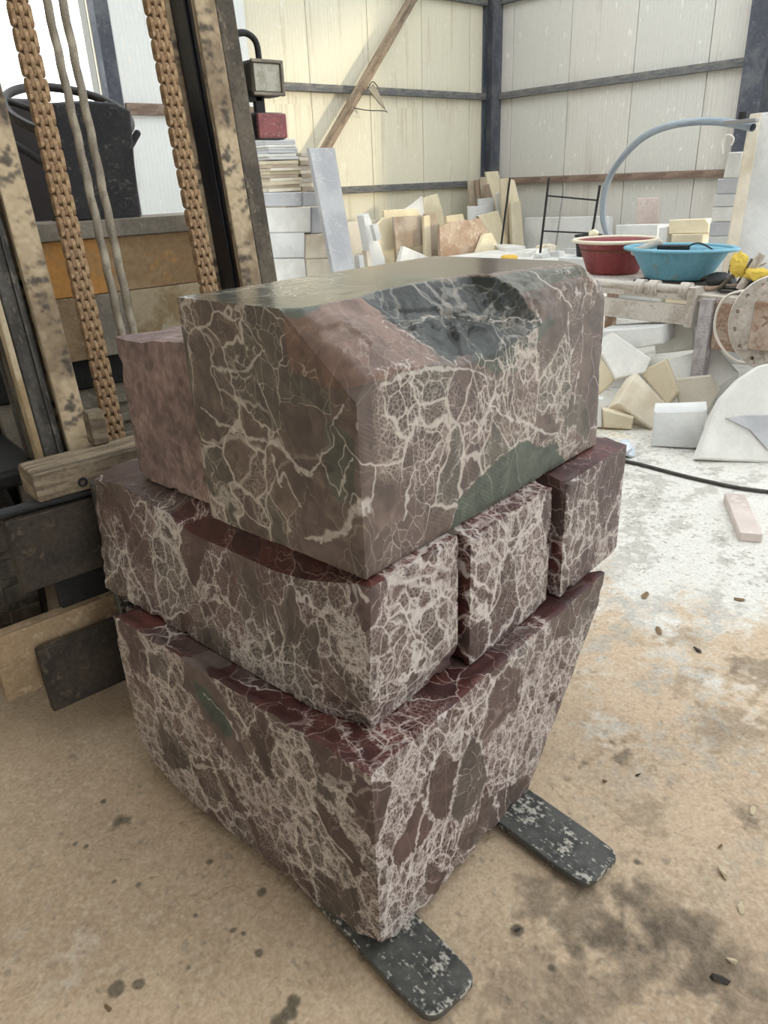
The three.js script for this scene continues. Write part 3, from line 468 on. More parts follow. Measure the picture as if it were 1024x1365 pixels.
      const n = noise(p[0] * 8, 1, p[2] * 8, 8) * 0.05 + noise(p[0] * 30, 1, p[2] * 30, 9) * 0.02, t = sstep(1.28, 1.42, p[0] + n + 0.3 * (p[2] + 1.1));
      c[0] = mix(c[0], 122, 0.7 * t); c[1] = mix(c[1], 103, 0.7 * t); c[2] = mix(c[2], 88, 0.7 * t); },
  });
}

// ================================================================ THE FORKLIFT
M.mastDust = coat([188, 168, 138], [132, 114, 92], [70, 64, 58], { size: 0.7, amount: -0.1, seed: 201, stretch: [1, 1], specks: 0.38, sharp: 0.25, rough: 0.85, grain: 18, bump: 0.004 });
M.mastDark = coat([84, 80, 74], [58, 54, 50], [132, 124, 112], { size: 0.45, seed: 215, stretch: [3, 1], specks: 0.5, rough: 0.65, metal: 0.2, grain: 16 });
M.mastBrown = coat([98, 88, 74], [70, 62, 52], [134, 122, 104], { size: 0.5, seed: 225, stretch: [2, 1], specks: 0.5, rough: 0.75 });
M.navy = coat([20, 22, 34], [30, 30, 38], [62, 60, 62], { size: 0.5, seed: 231, stretch: [3, 1], specks: 0.55, rough: 0.38, metal: 0.2, amount: -0.1 });
M.rust = coat([176, 148, 114], [138, 110, 82], [92, 70, 54], { size: 0.12, seed: 241, rough: 0.9, grain: 22, specks: 0.45, bump: 0.0015 });
M.cable = coat([170, 160, 142], [136, 127, 112], [188, 178, 160], { size: 0.2, seed: 251, rough: 0.8, bump: 0.001 });
M.orange = coat([196, 140, 72], [168, 132, 88], [150, 128, 98], { size: 0.6, seed: 261, amount: -0.2, specks: 0.5, rough: 0.7 });
M.dustyTan = coat([172, 146, 112], [150, 122, 88], [190, 140, 84], { size: 0.7, seed: 266, amount: -0.1, specks: 0.5, rough: 0.8 });
M.dashGrey = coat([146, 136, 122], [124, 116, 104], [168, 158, 144], { size: 0.5, seed: 271, rough: 0.8 });
M.beigePanel = coat([182, 166, 138], [150, 128, 96], [196, 186, 168], { size: 0.6, seed: 276, rough: 0.85, amount: -0.1 });
M.rubber = coat([38, 36, 38], [50, 48, 48], [104, 100, 94], { size: 0.3, seed: 281, specks: 0.46, rough: 0.7, amount: -0.15 });
M.wheelRim = coat([32, 28, 26], [44, 38, 34], [88, 66, 46], { size: 0.3, seed: 286, rough: 0.45, specks: 0.6 });
M.wood = coat([142, 127, 106], [104, 91, 75], [170, 157, 136], { size: 0.5, seed: 291, stretch: [1, 8], specks: 0.5, rough: 0.9, grain: 16, bump: 0.004 });
M.plateDark = coat([62, 53, 43], [44, 38, 32], [104, 90, 72], { size: 0.5, seed: 296, specks: 0.46, rough: 0.75 });
M.plateBeige = coat([160, 136, 106], [134, 112, 86], [186, 166, 138], { size: 0.5, seed: 301, rough: 0.85, specks: 0.45 });
M.black = coat([22, 21, 22], [32, 30, 30], [60, 56, 52], { size: 0.4, seed: 306, rough: 0.6, specks: 0.6 });
M.tyre = coat([92, 84, 74], [70, 64, 58], [120, 110, 96], { size: 0.3, seed: 311, rough: 0.95, bump: 0.003 });
M.forkSteel = new THREE.MeshStandardMaterial({ roughness: 0.6, metalness: 0.1, map: makeTex(512, 512, (u, v) => {   // worn black steel, scraped along its length, with smeared stone slurry
  const f = tileFbm(u, v, 6, 316, 4), g = tileFbm(u, v, 48, 321, 3), sc = tileNoise(u * 96, v * 6, 96, 331) * 0.6 + tileNoise(u * 200, v * 14, 200, 333) * 0.5;
  const c = lerp3(lerp3([78, 78, 74], [54, 54, 52], sstep(-0.3, 0.3, f)), [200, 194, 182], 0.8 * sstep(0.28, 0.75, 0.75 * f + 0.75 * g + 0.4 * sc + 0.2)); const k = 8 * g; return [c[0] + k, c[1] + k, c[2] + k];
}, 1 / 0.45) });
M.steel = flat(150, 150, 148, 0.45, 0.6);
{
  const L = thing('forklift', 'dusty forklift truck standing behind the marble stack', 'forklift', [0.955, 0, -2.3]);
  const ox = 0.955, oz = -2.3, add = (n, g, m, l) => { g.translate(-ox, 0, -oz); return part(L, n, g, m, l); };
  const TILT = -6.9 * D2R, pivot = V3(0, 0.83, -2.3);
  const tilted = (g) => { g.translate(0, -pivot.y, -pivot.z); g.rotateX(TILT); return g.translate(0, pivot.y, pivot.z); };
  const post = (x0, x1, z0, z1, y0 = 0.1, y1 = 2.6, r = 0.008) => box(x0, x1, y0, y1, z0, z1, r);
  // left upright: inner rail in front, outer rail beside it, lip
  add('inner_mast_rail', tilted(merge([post(0.660, 0.738, -2.325, -2.3), post(0.71, 0.738, -2.45, -2.32), post(0.665, 0.738, -2.47, -2.45)])), M.mastDust);
  add('outer_mast_rail', tilted(merge([post(0.592, 0.656, -2.36, -2.325), post(0.60, 0.618, -2.55, -2.35), post(0.632, 0.64, -2.324, -2.312), post(0.592, 0.656, -2.57, -2.55)])), M.mastDark);
  add('rail_lip', tilted(post(0.568, 0.589, -2.35, -2.31)), M.beigePanel);
  // right upright: we see into its dark channel
  add('inner_mast_rail', tilted(merge([post(1.376, 1.456, -2.325, -2.3), post(1.376, 1.456, -2.52, -2.49)])), M.mastDust);
  add('mast_channel', tilted(merge([post(1.392, 1.456, -2.49, -2.326), post(1.384, 1.40, -2.40, -2.375)])), M.navy, 'dark blue greasy inner channel of the mast');
  add('outer_mast_rail', tilted(merge([post(1.460, 1.532, -2.345, -2.312), post(1.47, 1.52, -2.56, -2.345)])), M.mastBrown);
  add('mast_crossbar', tilted(box(0.6, 1.53, 2.5, 2.62, -2.6, -2.56)), M.mastDark);
  // lift chains of single plates, each link a sub-part
  const plate = (() => { const s = new THREE.Shape(), h = 0.0150, r = 0.0135; s.absarc(0, h, r, 0, Math.PI); s.absarc(0, -h, r, Math.PI, 2 * Math.PI); return new THREE.ExtrudeGeometry(s, { depth: 0.0080, bevelEnabled: true, bevelThickness: 0.0016, bevelSize: 0.0010, bevelSegments: 1, curveSegments: 5 }); })();
  const linkGeo = (offs) => metreUV(merge([...offs.map((x) => plate.clone().rotateY(Math.PI / 2).translate(x, 0, 0)), new THREE.CylinderGeometry(0.0055, 0.0055, 0.06, 6).rotateZ(Math.PI / 2).translate(0, 0.0148, 0)]));
  const wideA = linkGeo([-0.0280, -0.0050, 0.0180]), linkB = linkGeo([-0.0163, 0.0067]);
  for (const [xb, zb, xt, zt, y0] of [[0.819, -2.31, 0.828, -2.45, 0.78], [1.247, -2.31, 1.222, -2.45, 0.9]]) {
    const ch = new THREE.Group(); ch.name = 'lift_chain'; ch.userData.label = 'rusty leaf chain'; L.add(ch);
    const lo = V3(xb, y0, zb), hi = V3(xt, 2.3, zt), d = hi.clone().sub(lo), n = Math.floor(d.length() / 0.0295);
    const q = new THREE.Quaternion().setFromUnitVectors(V3(0, 1, 0), d.clone().normalize());
    for (let i = 0; i < n; i++) { const m = part(ch, 'chain_link', i % 2 ? linkB : wideA, M.rust), p = lo.clone().addScaledVector(d, (i + 0.5) / n); m.position.set(p.x - ox, p.y, p.z - oz); m.quaternion.copy(q); }
  }
  // two twisted wire ropes
  for (const [b, t] of [[[168, 470], [62, 0]], [[182, 462], [83, 0]]]) {
    const p0 = atZ(...b, -2.42), p1 = atZ(...t, -2.56); const d = p1.clone().sub(p0), a = p0.clone().addScaledVector(d, -0.25), c = p1.clone().addScaledVector(d, 0.2), len = a.distanceTo(c), NS = 320, NR = 15, pos = [], idx = [], uv = [];
    for (let i = 0; i <= NS; i++) for (let j = 0; j <= NR; j++) { const th = j / NR * 2 * Math.PI, y = i / NS * len, r = 0.0125 * (1 + 0.12 * Math.cos(3 * (th + y * 18))); pos.push(r * Math.cos(th), y, r * Math.sin(th)); uv.push(th / 60, y); }
    for (let i = 0; i < NS; i++) for (let j = 0; j < NR; j++) { const k = i * (NR + 1) + j; idx.push(k, k + NR + 1, k + 1, k + 1, k + NR + 1, k + NR + 2); }
    const g = new THREE.BufferGeometry(); g.setAttribute('position', new THREE.Float32BufferAttribute(pos, 3)); g.setAttribute('uv', new THREE.Float32BufferAttribute(uv, 2)); g.setIndex(idx); g.computeVertexNormals();
    g.applyQuaternion(new THREE.Quaternion().setFromUnitVectors(V3(0, 1, 0), d.normalize())); g.translate(a.x, a.y, a.z); add('wire_rope', g, M.cable, 'grey twisted wire rope');
  }
  // carriage: timber, dark plate, lower plates
  const timber = add('timber_beam', box(0.487, 1.52, 0.80, 0.892, -2.235, -2.1, 0.012), M.wood, 'weathered timber beam with a bolt hole');
  part(timber, 'bolt', new THREE.TorusGeometry(0.011, 0.004, 6, 16).translate(0.62 - ox, 0.83, -2.099 - oz), M.black);
  add('timber_stub', box(0.705, 0.757, 0.892, 1.0, -2.25, -2.2, 0.008), M.wood);
  add('carriage_plate', box(0.39, 1.55, 0.545, 0.775, -2.14, -2.1, 0.006), M.plateDark, 'dark oily steel carriage plate');
  add('hydraulic_hose', tube([[0.25, 0.79, -2.12], [0.45, 0.792, -2.125], [0.6, 0.79, -2.12], [0.7, 0.785, -2.12]], 0.016, 30, 10), M.black);
  add('lower_plate', box(0.275, 1.62, 0.19, 0.415, -2.20, -2.15, 0.006), M.plateBeige, 'tan dusty lower plate');
  add('lower_carriage_plate', box(0.382, 1.56, 0.12, 0.35, -2.135, -2.1, 0.006), M.plateDark);
  add('carriage_bar', box(0.5, 1.5, 0.36, 0.54, -2.22, -2.18, 0.006), M.black);
  for (const x of [0.53, 0.66, 0.8]) add('guide_post', box(x, x + 0.035, 0.35, 0.56, -2.28, -2.23, 0.005), M.mastDark);
  // fork tines
  for (const [x0, x1] of [[0.634, 0.778], [1.13, 1.272]]) {
    const s = new THREE.Shape(), w = (x1 - x0) / 2, len = 1.45 + (x0 < 1 ? -0.03 : 0), r = 0.03;
    s.moveTo(-w, 0); s.lineTo(w, 0); s.lineTo(w, len - 0.1); s.lineTo(w - 0.006, len - r); s.quadraticCurveTo(w - 0.01, len, w - 0.045, len); s.lineTo(-w + 0.03, len); s.quadraticCurveTo(-w + 0.006, len, -w + 0.004, len - r); s.lineTo(-w, len - 0.1);
    const g = new THREE.ExtrudeGeometry(s, { depth: 0.014, bevelEnabled: true, bevelThickness: 0.004, bevelSize: 0.004, bevelSegments: 2 });
    g.rotateX(-Math.PI / 2); g.rotateY(Math.PI); g.computeVertexNormals();
    g.rotateX(-0.2 * D2R); g.translate((x0 + x1) / 2, 0.0165, -2.1); metreUV(g);
    const blade = add('fork_tine', g, M.forkSteel, 'scraped black steel fork tine');
    part(blade, 'fork_shank', box(x0 - ox, x1 - ox, 0.005, 0.83, -2.098 - oz, -2.055 - oz, 0.008), M.forkSteel);
  }
  // body, dash, steering gear
  add('body', box(0.52, 1.46, 0.25, 1.16, -4.3, -2.95, 0.05), M.black);
  add('front_grille', merge([box(0.62, 1.42, 0.42, 1.12, -2.95, -2.92, 0.01), ...[0.5, 0.58, 0.66, 0.74, 0.82].map((y) => box(0.80, 1.38, y, y + 0.035, -2.92, -2.9, 0.006))]), M.dashGrey);
  add('counterweight', box(0.5, 1.48, 0.3, 1.2, -4.9, -4.3, 0.08), M.orange);
  const dz = -2.86;
  const strip = (n, m, x0, x1, py, y0, y1, z0 = dz - 0.03, z1 = dz, lab) => add(n, box(atZ(x0, py, z1).x, atZ(x1, py, z1).x, y0, y1, z0, z1, 0.004), m, lab);
  strip('dash_ledge', M.dashGrey, 20, 300, 300, 1.448, 1.508, dz - 0.28, dz + 0.025);
  strip('dash_panel', M.orange, 20, 143, 350, 1.252, 1.447, dz - 0.03, dz, 'orange painted dash panel');
  strip('dash_panel', M.dustyTan, 143.5, 300, 345, 1.252, 1.447);
  strip('lower_panel', M.plateBeige, 60, 127, 430, 1.02, 1.251);
  strip('lower_panel', M.dashGrey, 127.5, 178, 430, 1.02, 1.251);
  strip('lower_panel', M.beigePanel, 178.5, 310, 425, 1.02, 1.251);
  add('firewall', box(0.6, 1.44, 0.9, 1.44, -2.94, -2.9, 0.01), M.black);
  add('fender', box(0.30, 0.62, 0.74, 0.80, -3.2, -2.45, 0.02), M.black);
  add('side_frame', merge([box(0.30, 0.335, 0.2, 1.16, -2.62, -2.58, 0.006), box(0.30, 0.60, 1.13, 1.17, -2.62, -2.58, 0.006)]), M.plateBeige);
  // cowl: a tapered black housing, wheel and levers behind it
  const c0 = atZ(126, 285, -2.92);
  const cowl = new THREE.Shape(); { const q = [[92, 292], [72, 142], [112, 139], [152, 142], [169, 151], [174, 215], [183, 290]].map(([x, y]) => atZ(x, y, -2.92)); cowl.moveTo(q[0].x, q[0].y); q.slice(1).forEach((p) => cowl.lineTo(p.x, p.y)); }
  add('steering_cowl', metreUV(new THREE.ExtrudeGeometry(cowl, { depth: 0.14, bevelEnabled: true, bevelThickness: 0.02, bevelSize: 0.012, bevelSegments: 3 }).translate(0, 0, -3.06)), M.rubber, 'black plastic steering cowl freckled with dust');
  const wc = atZ(92, 150, -3.16), wr = (atZ(172, 150, -3.16).x - atZ(12, 150, -3.16).x) / 2 * 0.97;
  const wheel = add('steering_wheel', new THREE.TorusGeometry(wr, 0.016, 12, 56).rotateX(-62 * D2R).translate(wc.x, wc.y, wc.z), M.wheelRim, 'dark steering wheel');
  for (const an of [25, 155, 270]) part(wheel, 'spoke', rod(V3(0, -0.03, 0), V3(Math.cos(an * D2R) * wr, 0, 0).add(V3(0, Math.sin(an * D2R) * wr * Math.sin(28 * D2R), -Math.sin(an * D2R) * wr * Math.cos(28 * D2R))), 0.012, 8).translate(wc.x - ox, wc.y, wc.z - oz), M.wheelRim);
  part(wheel, 'hub', new THREE.CylinderGeometry(0.04, 0.05, 0.3, 16).translate(wc.x - ox, wc.y - 0.17, wc.z - oz), M.rubber);
  for (const [x0, y0, x1, y1] of [[168, 205, 183, 178], [66, 222, 22, 194]]) add('control_lever', (() => { const a = atZ(x0, y0, -2.93), b = atZ(x1, y1, -2.93), g = new THREE.CapsuleGeometry(0.013, a.distanceTo(b), 4, 10); g.applyQuaternion(new THREE.Quaternion().setFromUnitVectors(V3(0, 1, 0), b.clone().sub(a).normalize())); const m = a.add(b).multiplyScalar(0.5); return g.translate(m.x, m.y, m.z); })(), M.rubber);
  add('seat', merge([box(0.82, 1.26, 1.16, 1.3, -3.62, -3.3, 0.05), box(0.82, 1.26, 1.2, 1.97, -3.72, -3.58, 0.05)]), flat(40, 30, 32, 0.6), 'dark maroon driver seat');
  const blk = box(-0.05, 0.05, -0.03, 0.03, -0.012, 0.008, 0.004);
  // wheels
  for (const [x0, x1] of [[0.20, 0.53], [1.50, 1.8]]) {
    const w = x1 - x0, g = lathe([[0.17, -w / 2], [0.33, -w / 2], [0.36, -w / 2 + 0.03], [0.36, w / 2 - 0.03], [0.33, w / 2], [0.17, w / 2], [0.17, -w / 2]], 48).rotateZ(Math.PI / 2).translate((x0 + x1) / 2, 0.385, -2.82);
    const t = add('front_tyre', metreUV(g), M.tyre, 'dusty black front tyre');
    for (let i = 0; i < 26; i++) { const an = i / 26 * 2 * Math.PI; for (const s of [-1, 1]) part(t, 'tread_block', blk.clone().translate(s * w * 0.25, 0, 0).rotateY(0).applyMatrix4(new THREE.Matrix4().makeRotationX(an).multiply(new THREE.Matrix4().makeTranslation(0, 0, 0.366))).applyMatrix4(new THREE.Matrix4().makeTranslation((x0 + x1) / 2 - ox, 0.385, -2.82 - oz)), M.tyre); }
    part(t, 'wheel_disc', new THREE.CylinderGeometry(0.175, 0.175, w * 0.7, 24).rotateZ(Math.PI / 2).translate((x0 + x1) / 2 - ox, 0.385, -2.82 - oz), M.orange);
  }
  for (const [x0, x1] of [[0.25, 0.5], [1.5, 1.75]]) add('rear_tyre', metreUV(lathe([[0.12, -0.12], [0.27, -0.12], [0.28, 0], [0.27, 0.12], [0.12, 0.12], [0.12, -0.12]], 36).rotateZ(Math.PI / 2).translate((x0 + x1) / 2, 0.285, -4.5)), M.tyre);
  add('axle', new THREE.CylinderGeometry(0.06, 0.06, 1.6, 16).rotateZ(Math.PI / 2).translate(1.0, 0.385, -2.82), M.black);
  add('rear_axle', new THREE.CylinderGeometry(0.05, 0.05, 1.4, 16).rotateZ(Math.PI / 2).translate(1.0, 0.3, -4.5), M.black);
  // working lamp and red tail lamp on a bracket at the right upright
  const lz = -2.5, lb = (x0, y0, x1, y1) => { const p = atZ(x0, y1, lz), q = atZ(x1, y0, lz); return [p.x, q.x, p.y, q.y]; };
  const [a0, a1, b0, b1] = lb(337, 81, 375, 127), hl = add('work_lamp', box(a0, a1, b0, b1, lz - 0.09, lz, 0.014), M.mastBrown, 'square work lamp with a dusty lens');
  part(hl, 'lens', box(a0 - ox + 0.012, a1 - ox - 0.013, b0 + 0.013, b1 - 0.012, lz - oz - 0.01, lz - oz + 0.004, 0.003), coat([186, 184, 170], [160, 156, 140], [206, 204, 192], { size: 0.15, seed: 331, rough: 0.35 }));
  part(hl, 'lens_rim', merge([box(a0 - ox, a1 - ox, b0, b0 + 0.011, lz - oz, lz - oz + 0.012), box(a0 - ox, a1 - ox, b1 - 0.011, b1, lz - oz, lz - oz + 0.012), box(a1 - ox - 0.012, a1 - ox, b0, b1, lz - oz, lz - oz + 0.012)]), M.dashGrey);
  const [r0, r1, s0, s1] = lb(344, 150, 381, 186), rl = add('tail_lamp', box(r0, r1, s0, s1, lz - 0.06, lz, 0.012), M.black, 'dusty red rectangular lamp');
  part(rl, 'lens', box(r0 - ox + 0.003, r1 - ox - 0.003, s0 + 0.004, s1 - 0.003, lz - oz - 0.01, lz - oz + 0.008, 0.006), coat([146, 84, 84], [126, 72, 74], [186, 150, 146], { size: 0.1, seed: 341, specks: 0.45, rough: 0.4 }));
  const k0 = atZ(327, 44, lz - 0.03), k1 = atZ(341, 56, lz - 0.03), k2 = atZ(346, 84, lz - 0.03), k3 = atZ(350, 150, lz - 0.03);
  add('lamp_hoop', tube([[k0.x - 0.06, k0.y - 0.01, k0.z], k0, k1, k2], 0.011, 24, 8), M.black);
  add('lamp_bracket', merge([box(k3.x - 0.025, k3.x + 0.015, k3.y - 0.01, k2.y - 0.1, k3.z - 0.02, k3.z, 0.004), box(1.46, k2.x, k2.y - 0.12, k2.y - 0.09, k2.z - 0.03, k2.z, 0.004)]), M.black);
}

// ================================================================ STORED STONES AND TOOLS AT THE BACK
function stoneMat(c, vary, seed, { rough = 0.75, veins = 0 } = {}) {
  const map = makeTex(256, 256, (u, v) => { const n = tileFbm(u, v, 3, seed, 5), f = tileFbm(u, v, 40, seed + 8, 2) * 6, k = sstep(-0.45, 0.45, n), w = veins ? sstep(0.05, 0.0, Math.abs(tileFbm(u, v, 4, seed + 20, 4))) * veins : 0; const e = lerp3(lerp3(c, vary, k), [244, 242, 238], w); return [e[0] + f, e[1] + f, e[2] + f]; }, 1 / 0.7);
  return new THREE.MeshStandardMaterial({ map, roughness: rough });
}
const S = {
  white: stoneMat([232, 230, 224], [214, 212, 206], 401), white2: stoneMat([224, 224, 222], [206, 206, 204], 411), cream: stoneMat([236, 224, 194], [220, 206, 174], 421), cream2: stoneMat([228, 216, 190], [206, 194, 168], 431),
  grey: stoneMat([190, 190, 192], [172, 172, 176], 441, { veins: 0.25 }), tan: stoneMat([190, 176, 156], [168, 152, 132], 451), brownStone: stoneMat([184, 170, 154], [156, 136, 116], 461), marbled: stoneMat([186, 166, 146], [160, 132, 110], 471, { veins: 0.35 }),
  shade: stoneMat([208, 200, 186], [192, 184, 170], 481), pinkish: stoneMat([206, 192, 184], [186, 170, 162], 491, { veins: 0.3 }), sand: stoneMat([224, 214, 196], [200, 186, 162], 501),  // shade is an even sandy tan stone, its own colour
};
// a flat or thick piece of stone: the corners of its front, measured where it stands, and its real thickness; 'F' as height means down to the floor
function slab(name, label, category, group, mat, pts, { p, yaw = 0, lean = 0, t = 0.03, bevel = 0.004, foot = 0 }) {
  const y = yaw * D2R, l = lean * D2R, U = V3(Math.cos(y), 0, -Math.sin(y)), N = V3(Math.sin(y) * Math.cos(l), Math.sin(l), Math.cos(y) * Math.cos(l)), V = N.clone().cross(U);
  const q = pts.map(([px, py]) => { const w = onPlane(px, py === 'F' ? 330 : py, p, N).sub(p), u = w.dot(U), v = py === 'F' ? (foot - p.y) / V.y : w.dot(V); return new THREE.Vector2(u, Math.max(v, (foot - p.y) / V.y)); });
  const low = Math.min(...q.map((a) => a.y)), mid = (Math.min(...q.map((a) => a.x)) + Math.max(...q.map((a) => a.x))) / 2;
  const g = new THREE.ExtrudeGeometry(new THREE.Shape(q.map((a) => new THREE.Vector2(a.x - mid, a.y - low))), { depth: t, bevelEnabled: true, bevelThickness: bevel, bevelSize: bevel, bevelOffset: -bevel, bevelSegments: 1 });
  g.translate(0, 0, -t); metreUV(g);
  const m = new THREE.Mesh(g, mat); m.quaternion.setFromRotationMatrix(new THREE.Matrix4().makeBasis(U, V, N)); m.position.copy(p).addScaledVector(U, mid).addScaledVector(V, low);
  return top(m, name, label, category, group);
}
const P3 = (x, y, z) => V3(x, y, z);
// ---- left: pile of blocks and tiles beside the mast, a tall grey slab leaning on them
{
  const p = P3(4.6, 0, -6.9), g = 'blocks piled beside the mast';
  const B = (label, mat, pts, dz = 0, t = 0.35) => slab('stone_block', label, 'stone block', g, mat, pts, { p: P3(4.6, 0, -6.9 + dz), t, bevel: 0.01 });
  B('grey stone block under the beige tiles of the left pile', S.grey, [[352, 257], [402, 256], [402, 275], [352, 276]]);
  B('white stone block jutting out in the middle of the left pile', S.white, [[352, 277], [414, 276], [414, 309.5], [352, 310.5]]);
  B('white stone block below the jutting one in the left pile', S.white2, [[352, 311], [406, 310], [406, 343.5], [352, 344.5]]);
  B('white stone block at the foot of the left pile', S.white, [[352, 345], [406, 344.5], [406, 'F'], [352, 'F']]);
  B('grey stone block in the gap under the second tile pile', S.grey, [[403, 257], [426, 256], [428, 275], [403, 275.5]], -0.06);
  B('grey stone block behind the jutting white block', S.grey, [[415, 276.5], [430, 276], [434, 310.5], [415, 311.5]], -0.06, 0.3);
  B('beige stone block behind the tall grey slab, upper one', S.sand, [[407, 312.5], [440, 311.5], [440, 344], [407, 345]], -0.03, 0.3);
  B('beige stone block behind the tall grey slab, lower one', S.sand, [[407, 345.5], [446, 344.5], [446, 'F'], [407, 'F']], -0.03, 0.3);
  slab('stone_slab', 'tall light grey slab leaning upright against the left block pile', 'stone slab', 'slabs leaning along the back wall', S.grey, [[412, 197], [446, 197], [474, 'F'], [446, 'F']], { p: P3(4.9, 0, -6.45), lean: 7, t: 0.05 });
  const ORD = ['lowest', 'second lowest', 'third lowest', 'fourth lowest', 'fifth lowest', 'sixth lowest', 'seventh lowest', 'eighth lowest', 'ninth lowest'];
  // tiles, one by one
  const tile = (x0, x1, y, n, h, z, mat, label, grp, seed) => {
    const r = rng(seed), a = atZ(x0, y, z), b = atZ(x1, y, z), w = b.x - a.x; let yy = a.y;
    for (let i = 0; i < n; i++) { const th = h * (0.85 + 0.3 * r()), dx = (r() - 0.5) * 0.04, m = new THREE.Mesh(box(-w / 2, w / 2, 0, th - 0.002, -0.17, 0.17, 0.003), mat[i % mat.length]); m.position.set((a.x + b.x) / 2 + dx, yy, z - 0.18 + (r() - 0.5) * 0.03); m.rotation.y = (r() - 0.5) * 0.1; top(m, 'stone_tile', ORD[i] + ' ' + label, 'tile', grp); yy += th; }
  };
  tile(362, 403, 256, 9, 0.031, -6.93, [S.sand, S.tan, S.cream2], 'beige tile in the lower pile above the grey block', 'beige tiles of the left pile', 5);
  tile(358, 398, 213, 7, 0.027, -6.95, [S.white2, S.white, S.grey], 'pale tile in the topmost pile right of the red lamp', 'pale tiles on top of the left pile', 6);
  tile(404, 420, 255, 9, 0.041, -7.0, [S.tan, S.sand, S.shade], 'weathered tile in the narrow pile behind the tall grey slab', 'narrow tile pile', 7);
}
// ---- middle: slabs leaning against the back wall
{
  const g = 'slabs leaning along the back wall', L = (label, mat, pts, z, o = {}) => slab('stone_slab', label, 'stone slab', g, mat, pts, { p: P3(6.5, 0, z), lean: 4, t: 0.03, ...o });
  L('wide low tan slab behind the blue edged strips', S.shade, [[463, 296], [530, 290], [532, 'F'], [463, 'F']], -7.6);
  L('narrow slab with a pale blue lit edge, leaning left', S.white2, [[484, 287], [491, 284], [513, 345], [515, 'F'], [503, 'F']], -7.15, { lean: 2, t: 0.12 });
  L('short narrow strip leaning beside the blue edged slab', S.white2, [[497, 300], [503, 298], [509, 318], [502, 321]].map(([x, y]) => [x, y]).concat([]), -7.0, { lean: 2, t: 0.06, foot: 0 });
  L('short pale offcut standing at the left end of the slabs', S.white2, [[478, 341], [484, 340], [486, 'F'], [480, 'F']], -6.8, { t: 0.08 });
  L('second short pale offcut standing at the left end', S.sand, [[488, 334], [494, 336], [500, 'F'], [490, 'F']], -6.85, { t: 0.08 });
  L('large cream slab with a broken upper edge', S.cream, [[502, 300], [512, 290], [512, 280], [556, 278], [562, 290], [560, 'F'], [502, 'F']], -7.5, { t: 0.04 });
  L('grey slab with a dark stain in front of the cream slab', S.brownStone, [[525, 289], [565, 287], [566, 326], [556, 328], [530, 333], [526, 'F']].slice(0, 5).concat([[560, 'F'], [527, 'F']]), -7.3, { t: 0.04 });
  L('narrow upright cream strip beside the stained slab', S.cream, [[565, 288], [573, 287], [574, 'F'], [565, 'F']], -7.2, { t: 0.04 });
  L('tan slab behind the cream strip', S.tan, [[566, 285], [580, 283], [586, 300], [584, 'F'], [568, 'F']], -7.4);
  L('pale grey slab tilted with its corner up', S.white2, [[540, 279], [563, 262], [566, 285], [562, 'F'], [545, 'F']], -7.75);
  L('tall cream slab leaning left of the corner pile', S.cream, [[564, 264], [583, 258], [596, 303], [596, 'F'], [570, 'F']], -7.85);
  L('white triangular slab lying in front of the slabs', S.white, [[531, 354], [538, 328], [575, 344], [586, 350], [586, 'F'], [531, 'F']], -6.9, { t: 0.06, lean: 8 });
  L('brown marbled slab right of the white triangle', S.marbled, [[586, 302], [600, 296], [640, 291], [650, 306], [640, 'F'], [583, 'F']], -6.9, { t: 0.04, lean: 6 });
  L('small cream slab above the brown marbled slab', S.cream, [[595, 288], [617, 285], [621, 298], [621, 'F'], [599, 'F']], -7.3, { t: 0.05 });
  L('cream slab with slanted sides below the corner pile', S.cream, [[637, 288], [664, 281], [676, 318], [680, 'F'], [652, 'F'], [650, 306]], -7.25, { t: 0.04, lean: 6 });
  L('small cream slab leaning right of the marbled slab', S.cream, [[636, 336], [645, 312], [655, 310], [668, 334], [668, 'F'], [636, 'F']], -6.8, { t: 0.05, lean: 8 });
}
